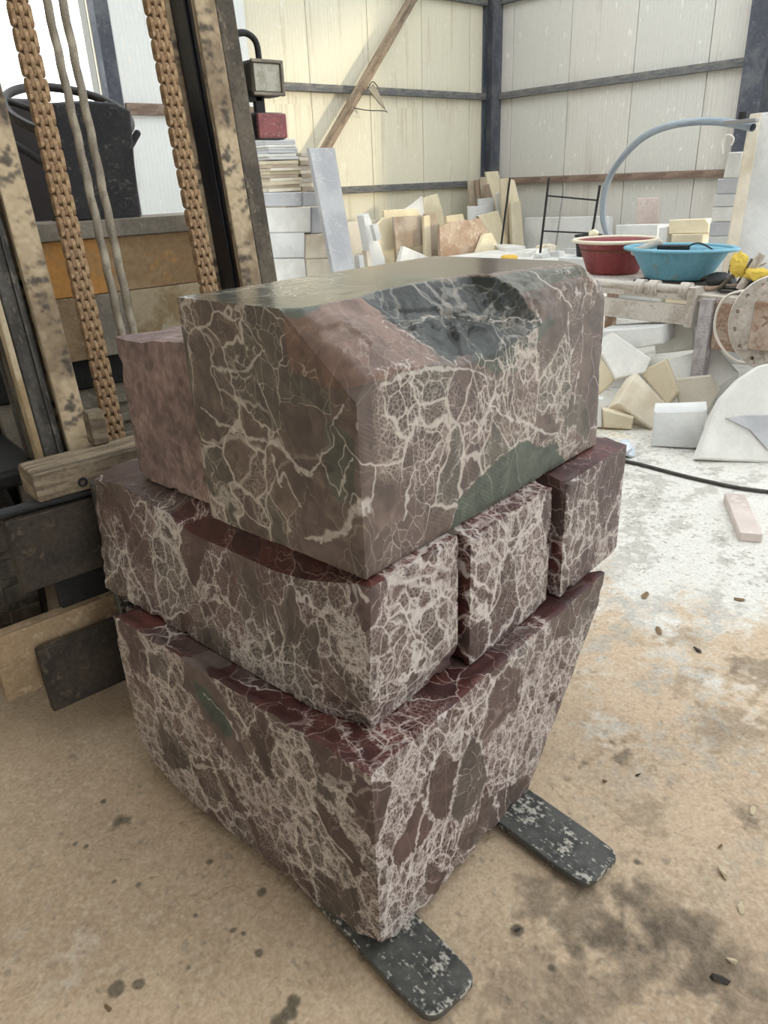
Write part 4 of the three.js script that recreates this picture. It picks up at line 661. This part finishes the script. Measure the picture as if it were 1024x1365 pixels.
// ---- corner: boards of stone standing on end
{
  const g = 'narrow boards standing in the corner', L = (label, mat, pts, z, o = {}) => slab('stone_board', label, 'stone board', g, mat, pts, { p: P3(8.6, 0, z), lean: 5, t: 0.03, ...o });
  L('tallest cream board in front of the corner column', S.cream, [[648, 229], [664, 228], [674, 270], [674, 'F'], [662, 'F']], -7.95);
  L('brownish board leaning at the left of the corner boards', S.tan, [[625, 241], [633, 240], [642, 272], [644, 'F'], [632, 'F']], -8.0);
  L('narrow board second from the left in the corner', S.brownStone, [[634, 240], [640, 239], [652, 275], [654, 'F'], [646, 'F']], -7.95);
  L('thin board between the brown one and the tallest', S.tan, [[641, 236], [648, 236], [654, 272], [656, 'F'], [650, 'F']], -7.9);
  L('thin grey board close to the tallest board', S.brownStone, [[648, 246], [652, 245], [660, 275], [662, 'F'], [656, 'F']], -7.75);
  L('cream board right of the tallest one', S.cream2, [[667, 238], [678, 237], [688, 'F'], [676, 'F']], -7.35);
  L('pointed cream board right of the thin black rod', S.cream, [[679, 238], [686, 240], [694, 275], [696, 'F'], [682, 'F']], -7.3);
  L('wide cream board at the right end of the corner', S.cream2, [[681, 271], [694, 268], [702, 'F'], [684, 'F']], -7.1);
  L('short white board among the corner boards', S.white, [[662, 258], [666, 255], [672, 282], [674, 'F'], [666, 'F']], -7.6);
  L('square pale slab at the left of the corner boards', S.white2, [[624, 275], [650, 274], [652, 'F'], [626, 'F']], -7.6, { t: 0.02 });
  L('smaller pale slab standing behind the square one', S.white2, [[638, 265], [658, 263], [660, 'F'], [640, 'F']], -7.7, { t: 0.02 });
  const r = top(new THREE.Mesh(rod(V3(0, 0, 0), atZ(682, 236, -7.1).sub(P3(8.2, 0, -6.9)), 0.014, 8), M.black), 'metal_rod', 'thin black rod leaning before the corner boards', 'rod'); r.position.set(8.2, 0, -6.9);
  { const t0 = atZ(680, 237, -7.2), b0 = atZ(667, 335, -7.2), d = b0.clone().sub(t0), e = t0.clone().addScaledVector(d, (0.012 - t0.y) / d.y); r.geometry = rod(V3(0, 0, 0), t0.clone().sub(e), 0.014, 8); r.position.copy(e); }
}
// ---- hook on the wall brace
{
  const z = ROOM.z0 + 0.36, q = (x, y) => atZ(x, y, z), g = thing('wall_hook', 'small wire hook with a triangular grey rag on the diagonal brace', 'hook', q(497, 130).toArray()), o = q(497, 130), rel = (x, y) => q(x, y).sub(o);
  const s = new THREE.Shape(); [[490, 119], [497, 112], [504, 124], [513, 146], [505, 138]].forEach(([x, y], i) => { const v = rel(x, y); i ? s.lineTo(v.x, v.y) : s.moveTo(v.x, v.y); });
  part(g, 'rag', new THREE.ExtrudeGeometry(s, { depth: 0.02, bevelEnabled: false }), flat(150, 142, 126, 0.9));
  part(g, 'wire', tube([rel(472, 144), rel(490, 147), rel(514, 148), rel(516, 150)], 0.006, 20, 6), M.black);
  part(g, 'wire_loop', tube([rel(490, 118), rel(497, 109), rel(504, 116)], 0.006, 20, 6), M.black);
}
// ---- low stone table at the right wall with the tubular frame, offcuts and tape on it
{
  const T = thing('work_table', 'low pale stone topped table behind the big marble block', 'table', [7.55, 0, -5.75]);
  part(T, 'table_top', box(-0.7, 0.6, 0.62, 0.70, -1.1, 0.6, 0.01), S.white);
  for (const [x, z] of [[-0.6, -1.0], [0.52, -1.0], [-0.6, 0.5], [0.52, 0.5]]) part(T, 'leg', box(x - 0.04, x + 0.04, 0, 0.62, z - 0.04, z + 0.04), M.mastBrown);
  const X = 7.35, f = (x, y) => atX(x, y, X), base = f(720, 331); base.y = 0.70;
  const F = thing('tubular_frame', 'thin black tubular metal frame with two rungs on the work table', 'metal frame', base.toArray()), r = (x, y, dx = 0) => { const v = f(x, y); v.x += dx; return v.sub(base); };
  part(F, 'post', rod(V3(0, 0.0, 0), r(732, 237), 0.014), M.black);
  part(F, 'post', rod(r(733, 328, 0.12), r(744, 246, 0.12), 0.011), M.steel);
  part(F, 'post', tube([r(800, 247), r(793, 290), r(787, 325), r(784, 335), r(776, 340), r(770, 340)], 0.014, 50, 10), M.black);
  part(F, 'rung', rod(r(731, 261), r(796, 267), 0.009), M.black);
  part(F, 'rung', rod(r(725, 308), r(789, 311), 0.009), M.black);
  const onT = (px, py) => { const v = atY(px, py, 0.70); v.x = clamp(v.x, 7.0, 8.0); v.z = clamp(v.z, -6.7, -5.3); return v; };
  const rr = rng(91);
  const off = ['long white offcut', 'short white offcut', 'cream offcut', 'grey offcut', 'broken white offcut', 'thin white offcut', 'square white offcut', 'small chipped offcut'];
  [[712, 338, 0.34, 0.05, S.white], [740, 342, 0.2, 0.06, S.white2], [728, 334, 0.2, 0.07, S.cream], [765, 338, 0.22, 0.05, S.grey], [722, 344, 0.18, 0.05, S.white2], [745, 318, 0.45, 0.05, S.white], [700, 342, 0.16, 0.05, S.white], [770, 330, 0.15, 0.08, S.sand]].forEach(([x, y, w, h, m], i) => {
    const v = onT(x, y), pts = []; for (const sx of [-1, 1]) for (const sy of [0, 1]) for (const sz of [-1, 1]) pts.push(V3(sx * w / 2 * (0.75 + 0.3 * rr()), sy ? h * (0.8 + 0.4 * rr()) : 0, sz * w * 0.35 * (0.75 + 0.3 * rr())));
    const o = top(new THREE.Mesh(metreUV(new ConvexGeometry(pts)), m), 'stone_offcut', off[i] + ' lying on the low table at the frame', 'stone offcut', 'offcuts on the low table'); o.position.copy(v); o.rotation.y = rr() * 3;
  });
  const tp = atX(679, 341, 6.95); const tape = top(new THREE.Mesh(new THREE.TorusGeometry(0.07, 0.028, 10, 28).rotateX(Math.PI / 2), flat(222, 180, 70, 0.6)), 'tape_roll', 'yellow tape roll at the far edge of the top block', 'tape'); tape.position.set(tp.x, 0.729, clamp(tp.z, -6.75, -5.3));
}
// ---- blocks and slabs along the right wall
{
  const g = 'stones along the right wall', L = (name, label, mat, pts, x, o = {}) => slab(name, label, 'stone block', g, mat, pts, { p: P3(x, 0, -4.5), yaw: -90, lean: 2, t: 0.3, bevel: 0.008, ...o });
  L('stone_slab', 'low grey ledge slab along the right wall behind the frame', S.white2, [[700, 290], [812, 288], [815, 'F'], [700, 'F']], 9.2, { t: 0.1 });
  L('stone_slab', 'small pinkish slab leaning on the right wall', S.pinkish, [[850, 264], [879, 263], [877, 300], [880, 'F'], [850, 'F']], 8.7, { t: 0.03, lean: 6 });
  L('stone_block', 'pale block behind the red tub', S.white2, [[822, 300], [878, 299], [882, 'F'], [824, 'F']], 8.2);
  L('stone_block', 'cream lit block behind the blue tub, upper one', S.cream, [[893, 293], [941, 291], [946, 298], [945, 311], [892, 312]].concat([[892, 'F']]).slice(0, 5), 7.6, { t: 0.3 });
  L('stone_block', 'cream block behind the blue tub, lower one', S.cream2, [[896, 312.5], [938, 311.5], [936, 'F'], [898, 'F']], 7.55, { t: 0.3 });
  L('stone_block', 'pale block left of the cream blocks', S.white2, [[879, 303], [891, 302], [893, 'F'], [880, 'F']], 7.65);
  L('stone_slab', 'white board lying slanted behind the red tub', S.white, [[776, 348], [802, 316], [806, 320], [786, 'F'], [776, 'F']], 7.0, { t: 0.05 });
  // column of rough white blocks
  const ys = [[203, 238, 966, 990, S.white], [238.5, 259, 957, 985, S.grey], [259.5, 276, 953, 983, S.white2], [276.5, 296, 950, 980, S.white], [296.5, 315, 947, 978, S.grey], [315.5, 335, 945, 976, S.white2], [335.5, 371, 940, 974, S.white]];
  const nm = ['topmost rough white block', 'grey block second from the top', 'pale block third from the top', 'white block fourth from the top', 'grey block fifth from the top', 'pale block sixth from the top', 'white block at the bottom'];
  ys.forEach(([y0, y1, x0, x1, m], i) => L('stone_block', nm[i] + ' of the column beside the big slab', m, [[x0 + (i ? 0 : 6), y0], [x1, y0 - 1], [x1 - 1, y1 - 1], [x0 - 2, i === 6 ? 'F' : y1]].concat(i === 6 ? [] : []).map((q, k) => i === 6 && k === 2 ? [x1 - 1, 'F'] : q), 6.9, { t: 0.4, lean: 0 }));
  // big white slab with sawn cream edge
  slab('stone_slab', 'very large white slab standing on edge at the right border', 'stone slab', 'large slabs at the right', S.white2, [[1010, 151], [1090, 142], [1100, 'F'], [964, 'F']], { p: P3(6.45, 0, -3.2), yaw: -72, lean: 6, t: 0.05 });
  slab('stone_slab', 'cream edged slab in front of the large white slab', 'stone slab', 'large slabs at the right', S.sand, [[1001, 152], [1016, 150], [979, 'F'], [962, 'F']], { p: P3(6.38, 0, -3.2), yaw: -60, lean: 4, t: 0.06 });
}

// ================================================================ MACHINE BENCH, TUBS AND RUBBLE AT THE RIGHT
M.dustMetal = coat([196, 188, 178], [168, 158, 146], [130, 112, 98], { size: 0.5, seed: 601, amount: -0.1, rough: 0.85 });
M.rustMetal = coat([176, 158, 144], [146, 118, 98], [118, 88, 72], { size: 0.5, seed: 611, rough: 0.85, specks: 0.5 });
M.hoseGrey = coat([150, 160, 168], [132, 142, 152], [176, 182, 186], { size: 0.4, seed: 621, rough: 0.5, bump: 0 });
M.bluePlastic = coat([112, 168, 188], [98, 150, 170], [150, 144, 126], { size: 0.5, seed: 631, specks: 0.6, rough: 0.5, bump: 0, amount: -0.1 });
M.redPlastic = coat([140, 62, 64], [122, 54, 56], [176, 132, 122], { size: 0.5, seed: 641, specks: 0.6, rough: 0.5, bump: 0 });
M.legGrey = coat([186, 180, 180], [160, 152, 152], [120, 108, 108], { size: 0.3, seed: 615, rough: 0.8 });
M.mud = coat([128, 104, 70], [108, 86, 58], [150, 128, 92], { size: 0.4, seed: 651, rough: 0.95 });
M.yellow = coat([226, 196, 84], [208, 176, 84], [160, 140, 100], { size: 0.2, seed: 661, rough: 0.85, amount: -0.1 }); M.cord = flat(226, 220, 208, 0.6);
const BX = 5.15, BY = 0.78;
{
  const B = thing('machine_bench', 'dusty steel machine bench carrying the two plastic tubs', 'bench', [BX, 0, -2.75]), ox = BX, oz = -2.75;
  const add = (n, g, m, l) => { g.translate(-ox, 0, -oz); return part(B, n, g, m, l); };
  add('bench_top', box(BX + 0.02, BX + 1.25, BY - 0.05, BY, -4.1, -1.7, 0.006), M.dustMetal);
  add('front_beam', box(BX, BX + 0.06, 0.56, 0.70, -3.55, -2.66, 0.006), M.dustMetal);
  add('end_plate', box(BX - 0.02, BX + 0.1, 0.55, 0.83, -2.66, -2.60, 0.006), M.dustMetal);
  const sh = add('roller_shaft', new THREE.CylinderGeometry(0.035, 0.035, 0.95, 18).rotateX(Math.PI / 2).translate(BX + 0.04, 0.80, -3.12), M.dustMetal, 'horizontal dusty shaft');
  for (const z of [-3.06, -2.95, -2.7]) part(sh, 'collar', new THREE.CylinderGeometry(0.055, 0.055, 0.07, 18).rotateX(Math.PI / 2).translate(0.04, 0.80, z - oz), M.dustMetal);
  add('front_leg', box(BX - 0.02, BX + 0.05, 0, 0.76, -2.56, -2.46, 0.006), M.legGrey, 'speckled grey steel leg');
  for (const [x, z] of [[BX + 1.15, -4.0], [BX + 1.15, -1.8], [BX + 0.1, -4.0], [BX + 0.1, -1.8]]) add('leg', box(x - 0.04, x + 0.04, 0, BY - 0.05, z - 0.04, z + 0.04, 0.004), M.rustMetal);
  add('hopper_plate', box(BX + 0.0, BX + 0.03, 0.42, 0.74, -2.45, -1.72, 0.004), M.rustMetal);
  add('hopper', (() => { const p = [[BX + 0.05, 0.5, -2.4], [BX + 0.05, 0.5, -1.7], [BX + 0.7, 0.5, -2.4], [BX + 0.7, 0.5, -1.7], [BX + 0.2, 0.22, -2.0], [BX + 0.2, 0.22, -1.72], [BX + 0.5, 0.22, -2.0], [BX + 0.5, 0.22, -1.72]].map((q) => V3(...q)); return metreUV(new ConvexGeometry(p)); })(), M.plateDark);
  // bolted flange with box housing
  const fc = atX(1036, 432, 4.78), R = 0.285, fl = new THREE.Shape(); fl.absarc(0, 0, R, 0, 2 * Math.PI); const ho = []; for (let i = 0; i < 14; i++) { const an = (i + 0.5) / 14 * 2 * Math.PI, h = new THREE.Path(); h.absarc(Math.cos(an) * R * 0.86, Math.sin(an) * R * 0.86, 0.017, 0, 2 * Math.PI); ho.push(h); } fl.holes = ho;
  const F = add('flange', new THREE.ExtrudeGeometry(fl, { depth: 0.025, bevelEnabled: true, bevelThickness: 0.003, bevelSize: 0.003, bevelSegments: 1, curveSegments: 40 }).rotateY(-Math.PI / 2).translate(fc.x, fc.y, fc.z), M.dustMetal, 'round bolted flange');
  part(F, 'flange_rim', new THREE.TorusGeometry(R, 0.01, 8, 60).rotateY(Math.PI / 2).translate(fc.x - ox - 0.012, fc.y, fc.z - oz), S.white);
  part(F, 'housing', box(fc.x - 0.06 - ox, fc.x - ox + 0.02, fc.y - 0.16, fc.y + 0.13, fc.z - 0.13 - oz, fc.z + 0.2 - oz, 0.006), M.rustMetal);
  part(F, 'housing_back', box(fc.x - ox + 0.026, BX - ox, fc.y - 0.2, fc.y + 0.2, fc.z - 0.2 - oz, fc.z + 0.3 - oz, 0.01), M.rustMetal);
}
const q5 = (x, y, X = 4.98) => atX(x, y, X);
{ const pts = [[1030, 388], [990, 388], [968, 396], [956, 415], [953, 440], [962, 462], [980, 480], [1005, 484], [1030, 482]].map(([x, y]) => q5(x, y)), b = pts[0].clone(); const m = top(new THREE.Mesh(tube(pts.map((p) => p.clone().sub(b)), 0.009, 70, 8), M.cord), 'white_cable', 'white cable looping down in front of the machine bench', 'cable'); m.position.copy(b); }
// tubs
function tub(name, label, matOut, pos, rx, rz, h, turn, base = 0.62) {
  const g = thing(name, label, 'tub', pos); g.rotation.y = turn;
  const prof = [[base * 0.0, 0.006], [base, 0.0], [base + 0.03, 0.012], [0.93, h * 0.93], [1.0, h * 0.95], [1.06, h], [1.05, h + 0.012], [0.97, h], [0.9, h * 0.93], [base - 0.01, 0.025], [0, 0.022]];
  part(g, 'shell', lathe(prof, 56).scale(rx, 1, rz), matOut);
  part(g, 'rim', new THREE.TorusGeometry(1, 0.02 / rx, 8, 60).rotateX(Math.PI / 2).scale(1.04 * rx, 0.75 * rx, 1.04 * rz).translate(0, h + 0.004, 0), matOut);
  return g;
}
const pr = V3(5.95, BY, -3.80), pb = V3(5.62, BY, -3.02);
const red = tub('plastic_tub', 'round dark red tub with a muddy inside', M.redPlastic, [pr.x, pr.y, pr.z], 0.335, 0.335, 0.27, 0.2);
part(red, 'mud', new THREE.CylinderGeometry(0.30, 0.27, 0.03, 40).translate(0, 0.19, 0), M.mud); red.children[1].material = S.sand;
const blue = tub('plastic_tub', 'oval light blue tub full of tools', M.bluePlastic, [pb.x, pb.y + 0.035, pb.z], 0.30, 0.395, 0.22, 0.06, 0.6);
{ const m = top(new THREE.Mesh(box(-0.2, 0.2, 0, 0.034, -0.25, 0.25, 0.006), M.plateDark), 'board', 'dark board under the light blue tub', 'board'); m.position.set(pb.x, BY, pb.z); }
// things in the tub
{
  const s = (name, label, cat, geo, mat, x, y, z, ry = 0, rz = 0) => { const o = top(new THREE.Mesh(geo, mat), name, label, cat, 'tools in the blue tub'); o.position.set(x, y, z); o.rotation.set(0, ry, rz); };
  s('trowel_handle', 'grey handle poking over the left rim of the blue tub', 'tool', new THREE.CapsuleGeometry(0.03, 0.2, 4, 12).rotateX(1.2), M.dustMetal, pb.x, pb.y + 0.255, pb.z - 0.28, 0.2);
  s('brush', 'dark brush lying in the blue tub', 'tool', box(-0.03, 0.03, 0, 0.05, -0.12, 0.12, 0.01), M.black, pb.x + 0.05, pb.y + 0.225, pb.z - 0.08, 0.4);
  s('wire_loop', 'thin dark wire arching out of the blue tub', 'wire', tube([[0, 0, -0.12], [0, 0.05, -0.05], [0, 0.055, 0.02], [0, 0.0, 0.15]], 0.006, 30, 6), M.black, pb.x + 0.06, pb.y + 0.235, pb.z + 0.12);
}
// hose arching from the bucket to the large slab
{
  const bk = thing('bucket', 'small black bucket at the foot of the arching hose', 'bucket', [6.5, 0, -4.62]);
  bk.position.set(7.05, 0.78, -4.83);
  part(bk, 'shell', lathe([[0, 0], [0.11, 0], [0.135, 0.2], [0.145, 0.2], [0.145, 0.215], [0.125, 0.21], [0.1, 0.02], [0, 0.02]], 32), M.black);
  part(bk, 'offcut', new THREE.DodecahedronGeometry(0.06).translate(0.03, 0.21, 0.04), S.cream);
  const st = top(new THREE.Mesh(box(-0.22, 0.22, 0, 0.779, -0.22, 0.22, 0.012), S.white2), 'stone_block', 'pale block carrying the black bucket', 'stone block', 'stones along the right wall'); st.position.set(7.05, 0, -4.83);
  const X = 6.75, pts = [[810, 318], [804, 290], [805, 262], [813, 236], [830, 210], [855, 185], [885, 170], [920, 163], [955, 162], [985, 166], [1004, 170]].map(([x, y], i) => atX(x, y, mix(7.05, 6.5, i / 10))), b = pts[0].clone();
  b.y = 0.99; pts[0].copy(b); const m = top(new THREE.Mesh(tube(pts.map((p) => p.clone().sub(b)), 0.031, 90, 12), M.hoseGrey), 'hose', 'thick blue grey hose arching over the tubs', 'hose'); m.position.copy(b);
  const cl = atX(1000, 158, 6.45), c = thing('hose_clamp', 'steel hook clamp on top of the large slab', 'clamp', cl.toArray());
  part(c, 'plate', box(-0.03, 0.03, -0.03, 0.0, -0.2, 0.06, 0.006), M.steel); part(c, 'knob', new THREE.CylinderGeometry(0.035, 0.035, 0.05, 14).translate(0, 0.025, -0.06), M.black);
  const hk = [[964, 205], [963, 190], [970, 180], [978, 184], [975, 194]].map(([x, y]) => atX(x, y, 6.8)), h0 = hk[0].clone(), hm = top(new THREE.Mesh(tube(hk.map((p) => p.clone().sub(h0)), 0.008, 30, 6), M.cord), 'cord_hook', 'white cord loop hanging at the top of the block column', 'cord'); hm.position.copy(h0);
}
// heap of tools at the right end of the bench
{
  const G = 'tools on the bench', X = 5.32, at = (x, y, dx = 0) => atX(x, y, X + dx), put = (name, label, cat, geo, mat, p, rot = [0, 0, 0]) => { const o = top(new THREE.Mesh(geo, mat), name, label, cat, G); o.position.copy(p); o.rotation.set(...rot); return o; };
  const glove = (label, x, y, sx) => { const p = at(x, y), g = new THREE.SphereGeometry(0.075, 20, 14); const a = g.attributes.position; for (let i = 0; i < a.count; i++) { const n = 0.85 + 0.3 * noise(a.getX(i) * 22, a.getY(i) * 22, a.getZ(i) * 22, 7 + sx) + 0.22 * noise(a.getX(i) * 55, a.getY(i) * 55, a.getZ(i) * 55, 9 + sx); a.setXYZ(i, a.getX(i) * n * 0.7, a.getY(i) * n * (sx ? 0.6 : 1.15), a.getZ(i) * n * (sx ? 1.5 : 0.9)); } g.computeVertexNormals(); return put('work_glove', label, 'glove', g, M.yellow, p); };
  glove('yellow work glove hanging upright on the tool heap', 985, 353, 0); glove('yellow work glove lying at the right border', 1012, 366, 1);
  const pipe = (name, label, x0, y0, x1, y1, r, mat, dx = 0) => { const a = at(x0, y0, dx), b = at(x1, y1, dx + 0.05); a.y = Math.max(a.y, BY + r + 0.002); b.y = Math.max(b.y, BY + r + 0.002); const g = rod(V3(0, 0, 0), b.clone().sub(a), r, 14); put(name, label, 'pipe', g, mat, a); };
  pipe('steel_pipe', 'thick grey pipe sticking up to the right out of the tool heap', 986, 386, 1016, 338, 0.028, M.dustMetal);
  pipe('steel_bar', 'thin dark bar beside the thick grey pipe', 982, 380, 1003, 345, 0.01, M.mastBrown, 0.1);
  pipe('steel_bar', 'bent brown bar lying left of the gloves', 955, 391, 978, 366, 0.014, M.mastBrown, -0.03);
  pipe('steel_bar', 'long thin bar lying along the bench edge', 925, 386, 1020, 383, 0.011, M.rustMetal, 0.06);
  pipe('steel_bar', 'short dark bar behind the blue tub', 935, 372, 968, 366, 0.02, M.mastBrown, 0.25);
  pipe('steel_bar', 'slim pale bar crossing behind the gloves', 972, 372, 1022, 350, 0.009, M.dustMetal, 0.2); pipe('steel_bar', 'short rusty bar in front of the dark tool', 940, 389, 985, 381, 0.016, M.rustMetal, 0.0); pipe('steel_bar', 'thin bar pointing up left of the glove', 968, 384, 975, 348, 0.008, M.mastBrown, 0.2);
  const lump = (label, x, y, r, mat, seed, dx = 0) => { const p = at(x, y, dx), g = new THREE.IcosahedronGeometry(r, 2), a = g.attributes.position; for (let i = 0; i < a.count; i++) { const n = 1 + 0.3 * noise(a.getX(i) * 14, a.getY(i) * 14, a.getZ(i) * 14, seed); a.setXYZ(i, a.getX(i) * n, a.getY(i) * n * 0.6, a.getZ(i) * n * 1.2); } g.computeVertexNormals(); p.y = BY + r * 0.66; put('tool_lump', label, 'tool', g, mat, p); };
  lump('dark crumpled tool between the blue tub and the gloves', 962, 375, 0.09, M.black, 3, 0.15); lump('grey rounded power tool under the yellow glove', 1006, 378, 0.09, M.mastDark, 5, 0.1); lump('brown rag heap right of the blue tub', 942, 378, 0.06, M.mastBrown, 9, 0.45); lump('grey motor housing at the right border of the bench', 1024, 372, 0.08, M.mastBrown, 12, 0.0);
  const coil = at(978, 392, 0.05); coil.y = BY + 0.022; put('hose_coil', 'dark coil of hose on the bench edge', 'hose', merge([new THREE.TorusGeometry(0.09, 0.012, 8, 36).rotateX(Math.PI / 2), new THREE.TorusGeometry(0.07, 0.012, 8, 36).rotateX(Math.PI / 2).translate(0.01, 0.02, 0)]), M.mastDark, coil);
}
// white stone beams under the bench
slab('stone_beam', 'long white stone beam lying under the bench, left one', 'stone beam', 'beams under the bench', S.white2, [[800, 440], [884, 434], [884, 458], [800, 474]], { p: P3(5.0, 0.2, -3.2), yaw: -80, t: 0.25, bevel: 0.01, lean: 0 });
slab('stone_beam', 'long white stone beam lying under the bench, right one', 'stone beam', 'beams under the bench', S.white, [[872, 437], [926, 428], [926, 466], [874, 472]], { p: P3(5.3, 0.2, -3.0), yaw: -84, t: 0.3, bevel: 0.01, lean: 0 });
// rubble of white blocks
{
  const g = 'rubble under the bench', R = (label, mat, pts, foot, o = {}) => { const p = atY(...foot, 0); return slab('stone_rubble', label, 'stone block', g, mat, pts, { p, yaw: -58, t: 0.2, bevel: 0.01, ...o }); };
  R('tilted white block with a dark speckled face, topmost of the rubble', S.white, [[801, 472], [817, 443], [868, 478], [860, 497], [820, 506]], [815, 560], { t: 0.14, yaw: -30, lean: 22 });
  R('big beige block tipped forward in the middle of the rubble', S.sand, [[822, 538], [848, 496], [893, 545], [868, 572]], [862, 574], { t: 0.2, yaw: -40, lean: 26 });
  R('brown streaked block behind the tipped beige block', S.cream2, [[852, 496], [888, 478], [905, 522], [890, 540]], [905, 556], { t: 0.12, yaw: -70, lean: 16 });
  R('cream wedge at the left edge of the rubble', S.cream2, [[796, 478], [802, 478], [822, 505], [800, 526], [796, 520]], [805, 556], { t: 0.05, yaw: -40, lean: 12 });
  R('square white block with a dirty lower half on the floor', S.white2, [[872, 548], [943, 546], [934, 598], [868, 596]], [905, 598], { t: 0.24, yaw: -62, lean: 4 });
  R('low yellowish block on the floor at the left of the rubble', S.cream2, [[803, 545], [845, 556], [842, 573], [805, 570]], [825, 573], { t: 0.06, yaw: -50 });
  R('thin white board standing beside the marble stack', S.white, [[795, 530], [805, 530], [803, 570], [794, 570]], [800, 571], { t: 0.03, yaw: -40 });
  R('flat white slab lying behind the steel leg', S.white, [[885, 500], [895, 478], [955, 462], [985, 497], [958, 515], [930, 535], [912, 530]], [935, 545], { t: 0.14, yaw: -64, lean: 30 });
  R('grey lump of rubble behind the steel leg', S.shade, [[898, 505], [948, 500], [960, 520], [945, 545], [905, 540]], [925, 552], { t: 0.08, yaw: -66, lean: 10 });
}
// fan shaped sawn slab at the right border, with a small triangular plate on it
slab('fan_slab', 'large pale slab with a curved ribbed edge at the right border', 'stone slab', 'large slabs at the right', S.white, [[927, 612], [936, 590], [950, 553], [962, 530], [985, 505], [1010, 488], [1040, 480], [1075, 478], [1075, 650], [1024, 634]], { p: atY(960, 617, 0), yaw: -47, lean: 24, t: 0.07, bevel: 0.012 });
{
  const p0 = atY(960, 617, 0), y = -47 * D2R, l = 24 * D2R, N = V3(Math.sin(y) * Math.cos(l), Math.sin(l), Math.cos(y) * Math.cos(l));
  const pp = p0.clone().addScaledVector(N, 0.028);
  slab('stone_plate', 'thin grey white triangular plate lying on the fan shaped slab', 'stone slab', null, S.grey, [[968, 557], [985, 554], [1060, 552], [1060, 606], [1024, 600], [1000, 573]], { p: pp, yaw: -47, lean: 24, t: 0.02, bevel: 0.002 });
  // ribs cut by the saw along the curved edge
  const U = V3(Math.cos(y), 0, -Math.sin(y)), V = N.clone().cross(U), fan = scene.children.find((o) => o.name === 'fan_slab');
  for (let i = 0; i < 18; i++) { const x = 952 + i * 6.2, yy = 553 - 66 * Math.pow((x - 945) / 110, 0.62), a = onPlane(x + 3, yy + 6, p0, N), b = onPlane(x + 8, yy + 44, p0, N); const m = part(fan, 'saw_rib', rod(a, b, 0.006, 6), S.white); m.applyMatrix4(new THREE.Matrix4().copy(fan.matrixWorld)); fan.updateMatrixWorld(true); m.position.set(0, 0, 0); m.quaternion.identity(); m.geometry.applyMatrix4(fan.matrixWorld.clone().invert()); }
}
// floor: cable, crumpled foil, strip of stone, chips
{
  const pts = [[818, 612], [850, 618], [880, 626], [915, 635], [950, 643], [990, 651], [1040, 657], [1080, 660]].map(([x, y]) => atY(x, y, 0.012)), b = pts[0].clone(); const m = top(new THREE.Mesh(tube(pts.map((p) => p.clone().sub(b)), 0.011, 90, 8), M.mastDark), 'floor_cable', 'dark cable lying across the white dusty floor', 'cable'); m.position.copy(b);
  const fp = atY(828, 607, 0), fg = new THREE.IcosahedronGeometry(0.06, 3), a = fg.attributes.position; for (let i = 0; i < a.count; i++) { const n = 1 + 0.55 * noise(a.getX(i) * 40, a.getY(i) * 40, a.getZ(i) * 40, 4); a.setXYZ(i, a.getX(i) * n * 1.25, Math.max(-0.035, a.getY(i) * n * 0.8), a.getZ(i) * n); } fg.computeVertexNormals(); const f = top(new THREE.Mesh(fg, flat(206, 214, 222, 0.35, 0.3)), 'foil_ball', 'crumpled silvery foil on the floor beside the stack', 'foil'); f.position.set(fp.x, 0.036, fp.z);
  const sp = atY(990, 698, 0); const st = top(new THREE.Mesh(box(-0.24, 0.24, 0, 0.045, -0.05, 0.05, 0.006), S.pinkish), 'stone_strip', 'pinkish stone strip lying on the floor at the right', 'stone strip'); st.position.set(sp.x + 0.03, 0, sp.z - 0.02); st.rotation.y = 34 * D2R;
  const r = rng(17), wood = flat(120, 98, 70, 0.9), pale = flat(190, 174, 146, 0.9), dk = flat(60, 54, 48, 0.9);
  const chips = [[878, 842, 0.05, 0.012, wood, 'brown wood splinter on the floor right of the stack'], [930, 868, 0.03, 0.01, dk, 'small dark chip on the dusty floor'], [963, 1165, 0.03, 0.014, pale, 'pale chip near the right fork tine'], [988, 1213, 0.028, 0.01, pale, 'narrow pale chip at the right border'], [960, 1307, 0.035, 0.012, dk, 'black splinter at the lower right'], [850, 1035, 0.014, 0.012, dk, 'small pebble beside the dark stain'], [806, 1043, 0.012, 0.01, wood, 'brown crumb beside the dark stain'], [975, 1283, 0.02, 0.012, pale, 'light crumb at the lower right corner'], [690, 1241, 0.012, 0.008, dk, 'black crumb between the fork tines'], [1003, 1083, 0.03, 0.01, pale, 'flat pale chip at the right edge'], [960, 1130, 0.016, 0.012, wood, 'brown crumb right of the fork tine'], [520, 1257, 0.035, 0.01, pale, 'pale flake under the front corner of the lowest block'], [985, 800, 0.04, 0.008, wood, 'thin brown splinter on the white floor'], [860, 795, 0.05, 0.006, wood, 'long twig on the white floor'], [145, 1345, 0.02, 0.006, wood, 'reddish sliver on the floor at the lower left']];
  for (const [x, y, s1, h, m, l] of chips) { const s = s1 * 0.72, p = atY(x, y, 0), pts2 = []; for (let i = 0; i < 9; i++) { const an = i / 9 * 6.283; pts2.push(V3(Math.cos(an) * s * (0.6 + 0.5 * r()), h * r(), Math.sin(an) * s * 0.4 * (0.6 + 0.5 * r()))); } pts2.push(V3(0, 0, 0)); const low = Math.min(...pts2.map((v) => v.y)); pts2.forEach((v) => { v.y -= low; }); const o = top(new THREE.Mesh(new ConvexGeometry(pts2), m), 'stone_chip', l, 'chip', 'chips on the floor'); o.position.copy(p); if (y === 1257) o.position.y = 0.042; o.rotation.y = r() * 6; }
}

scene.traverse((o) => { if (o.isMesh) { o.castShadow = true; o.receiveShadow = true; } });
renderer.render(scene, camera);
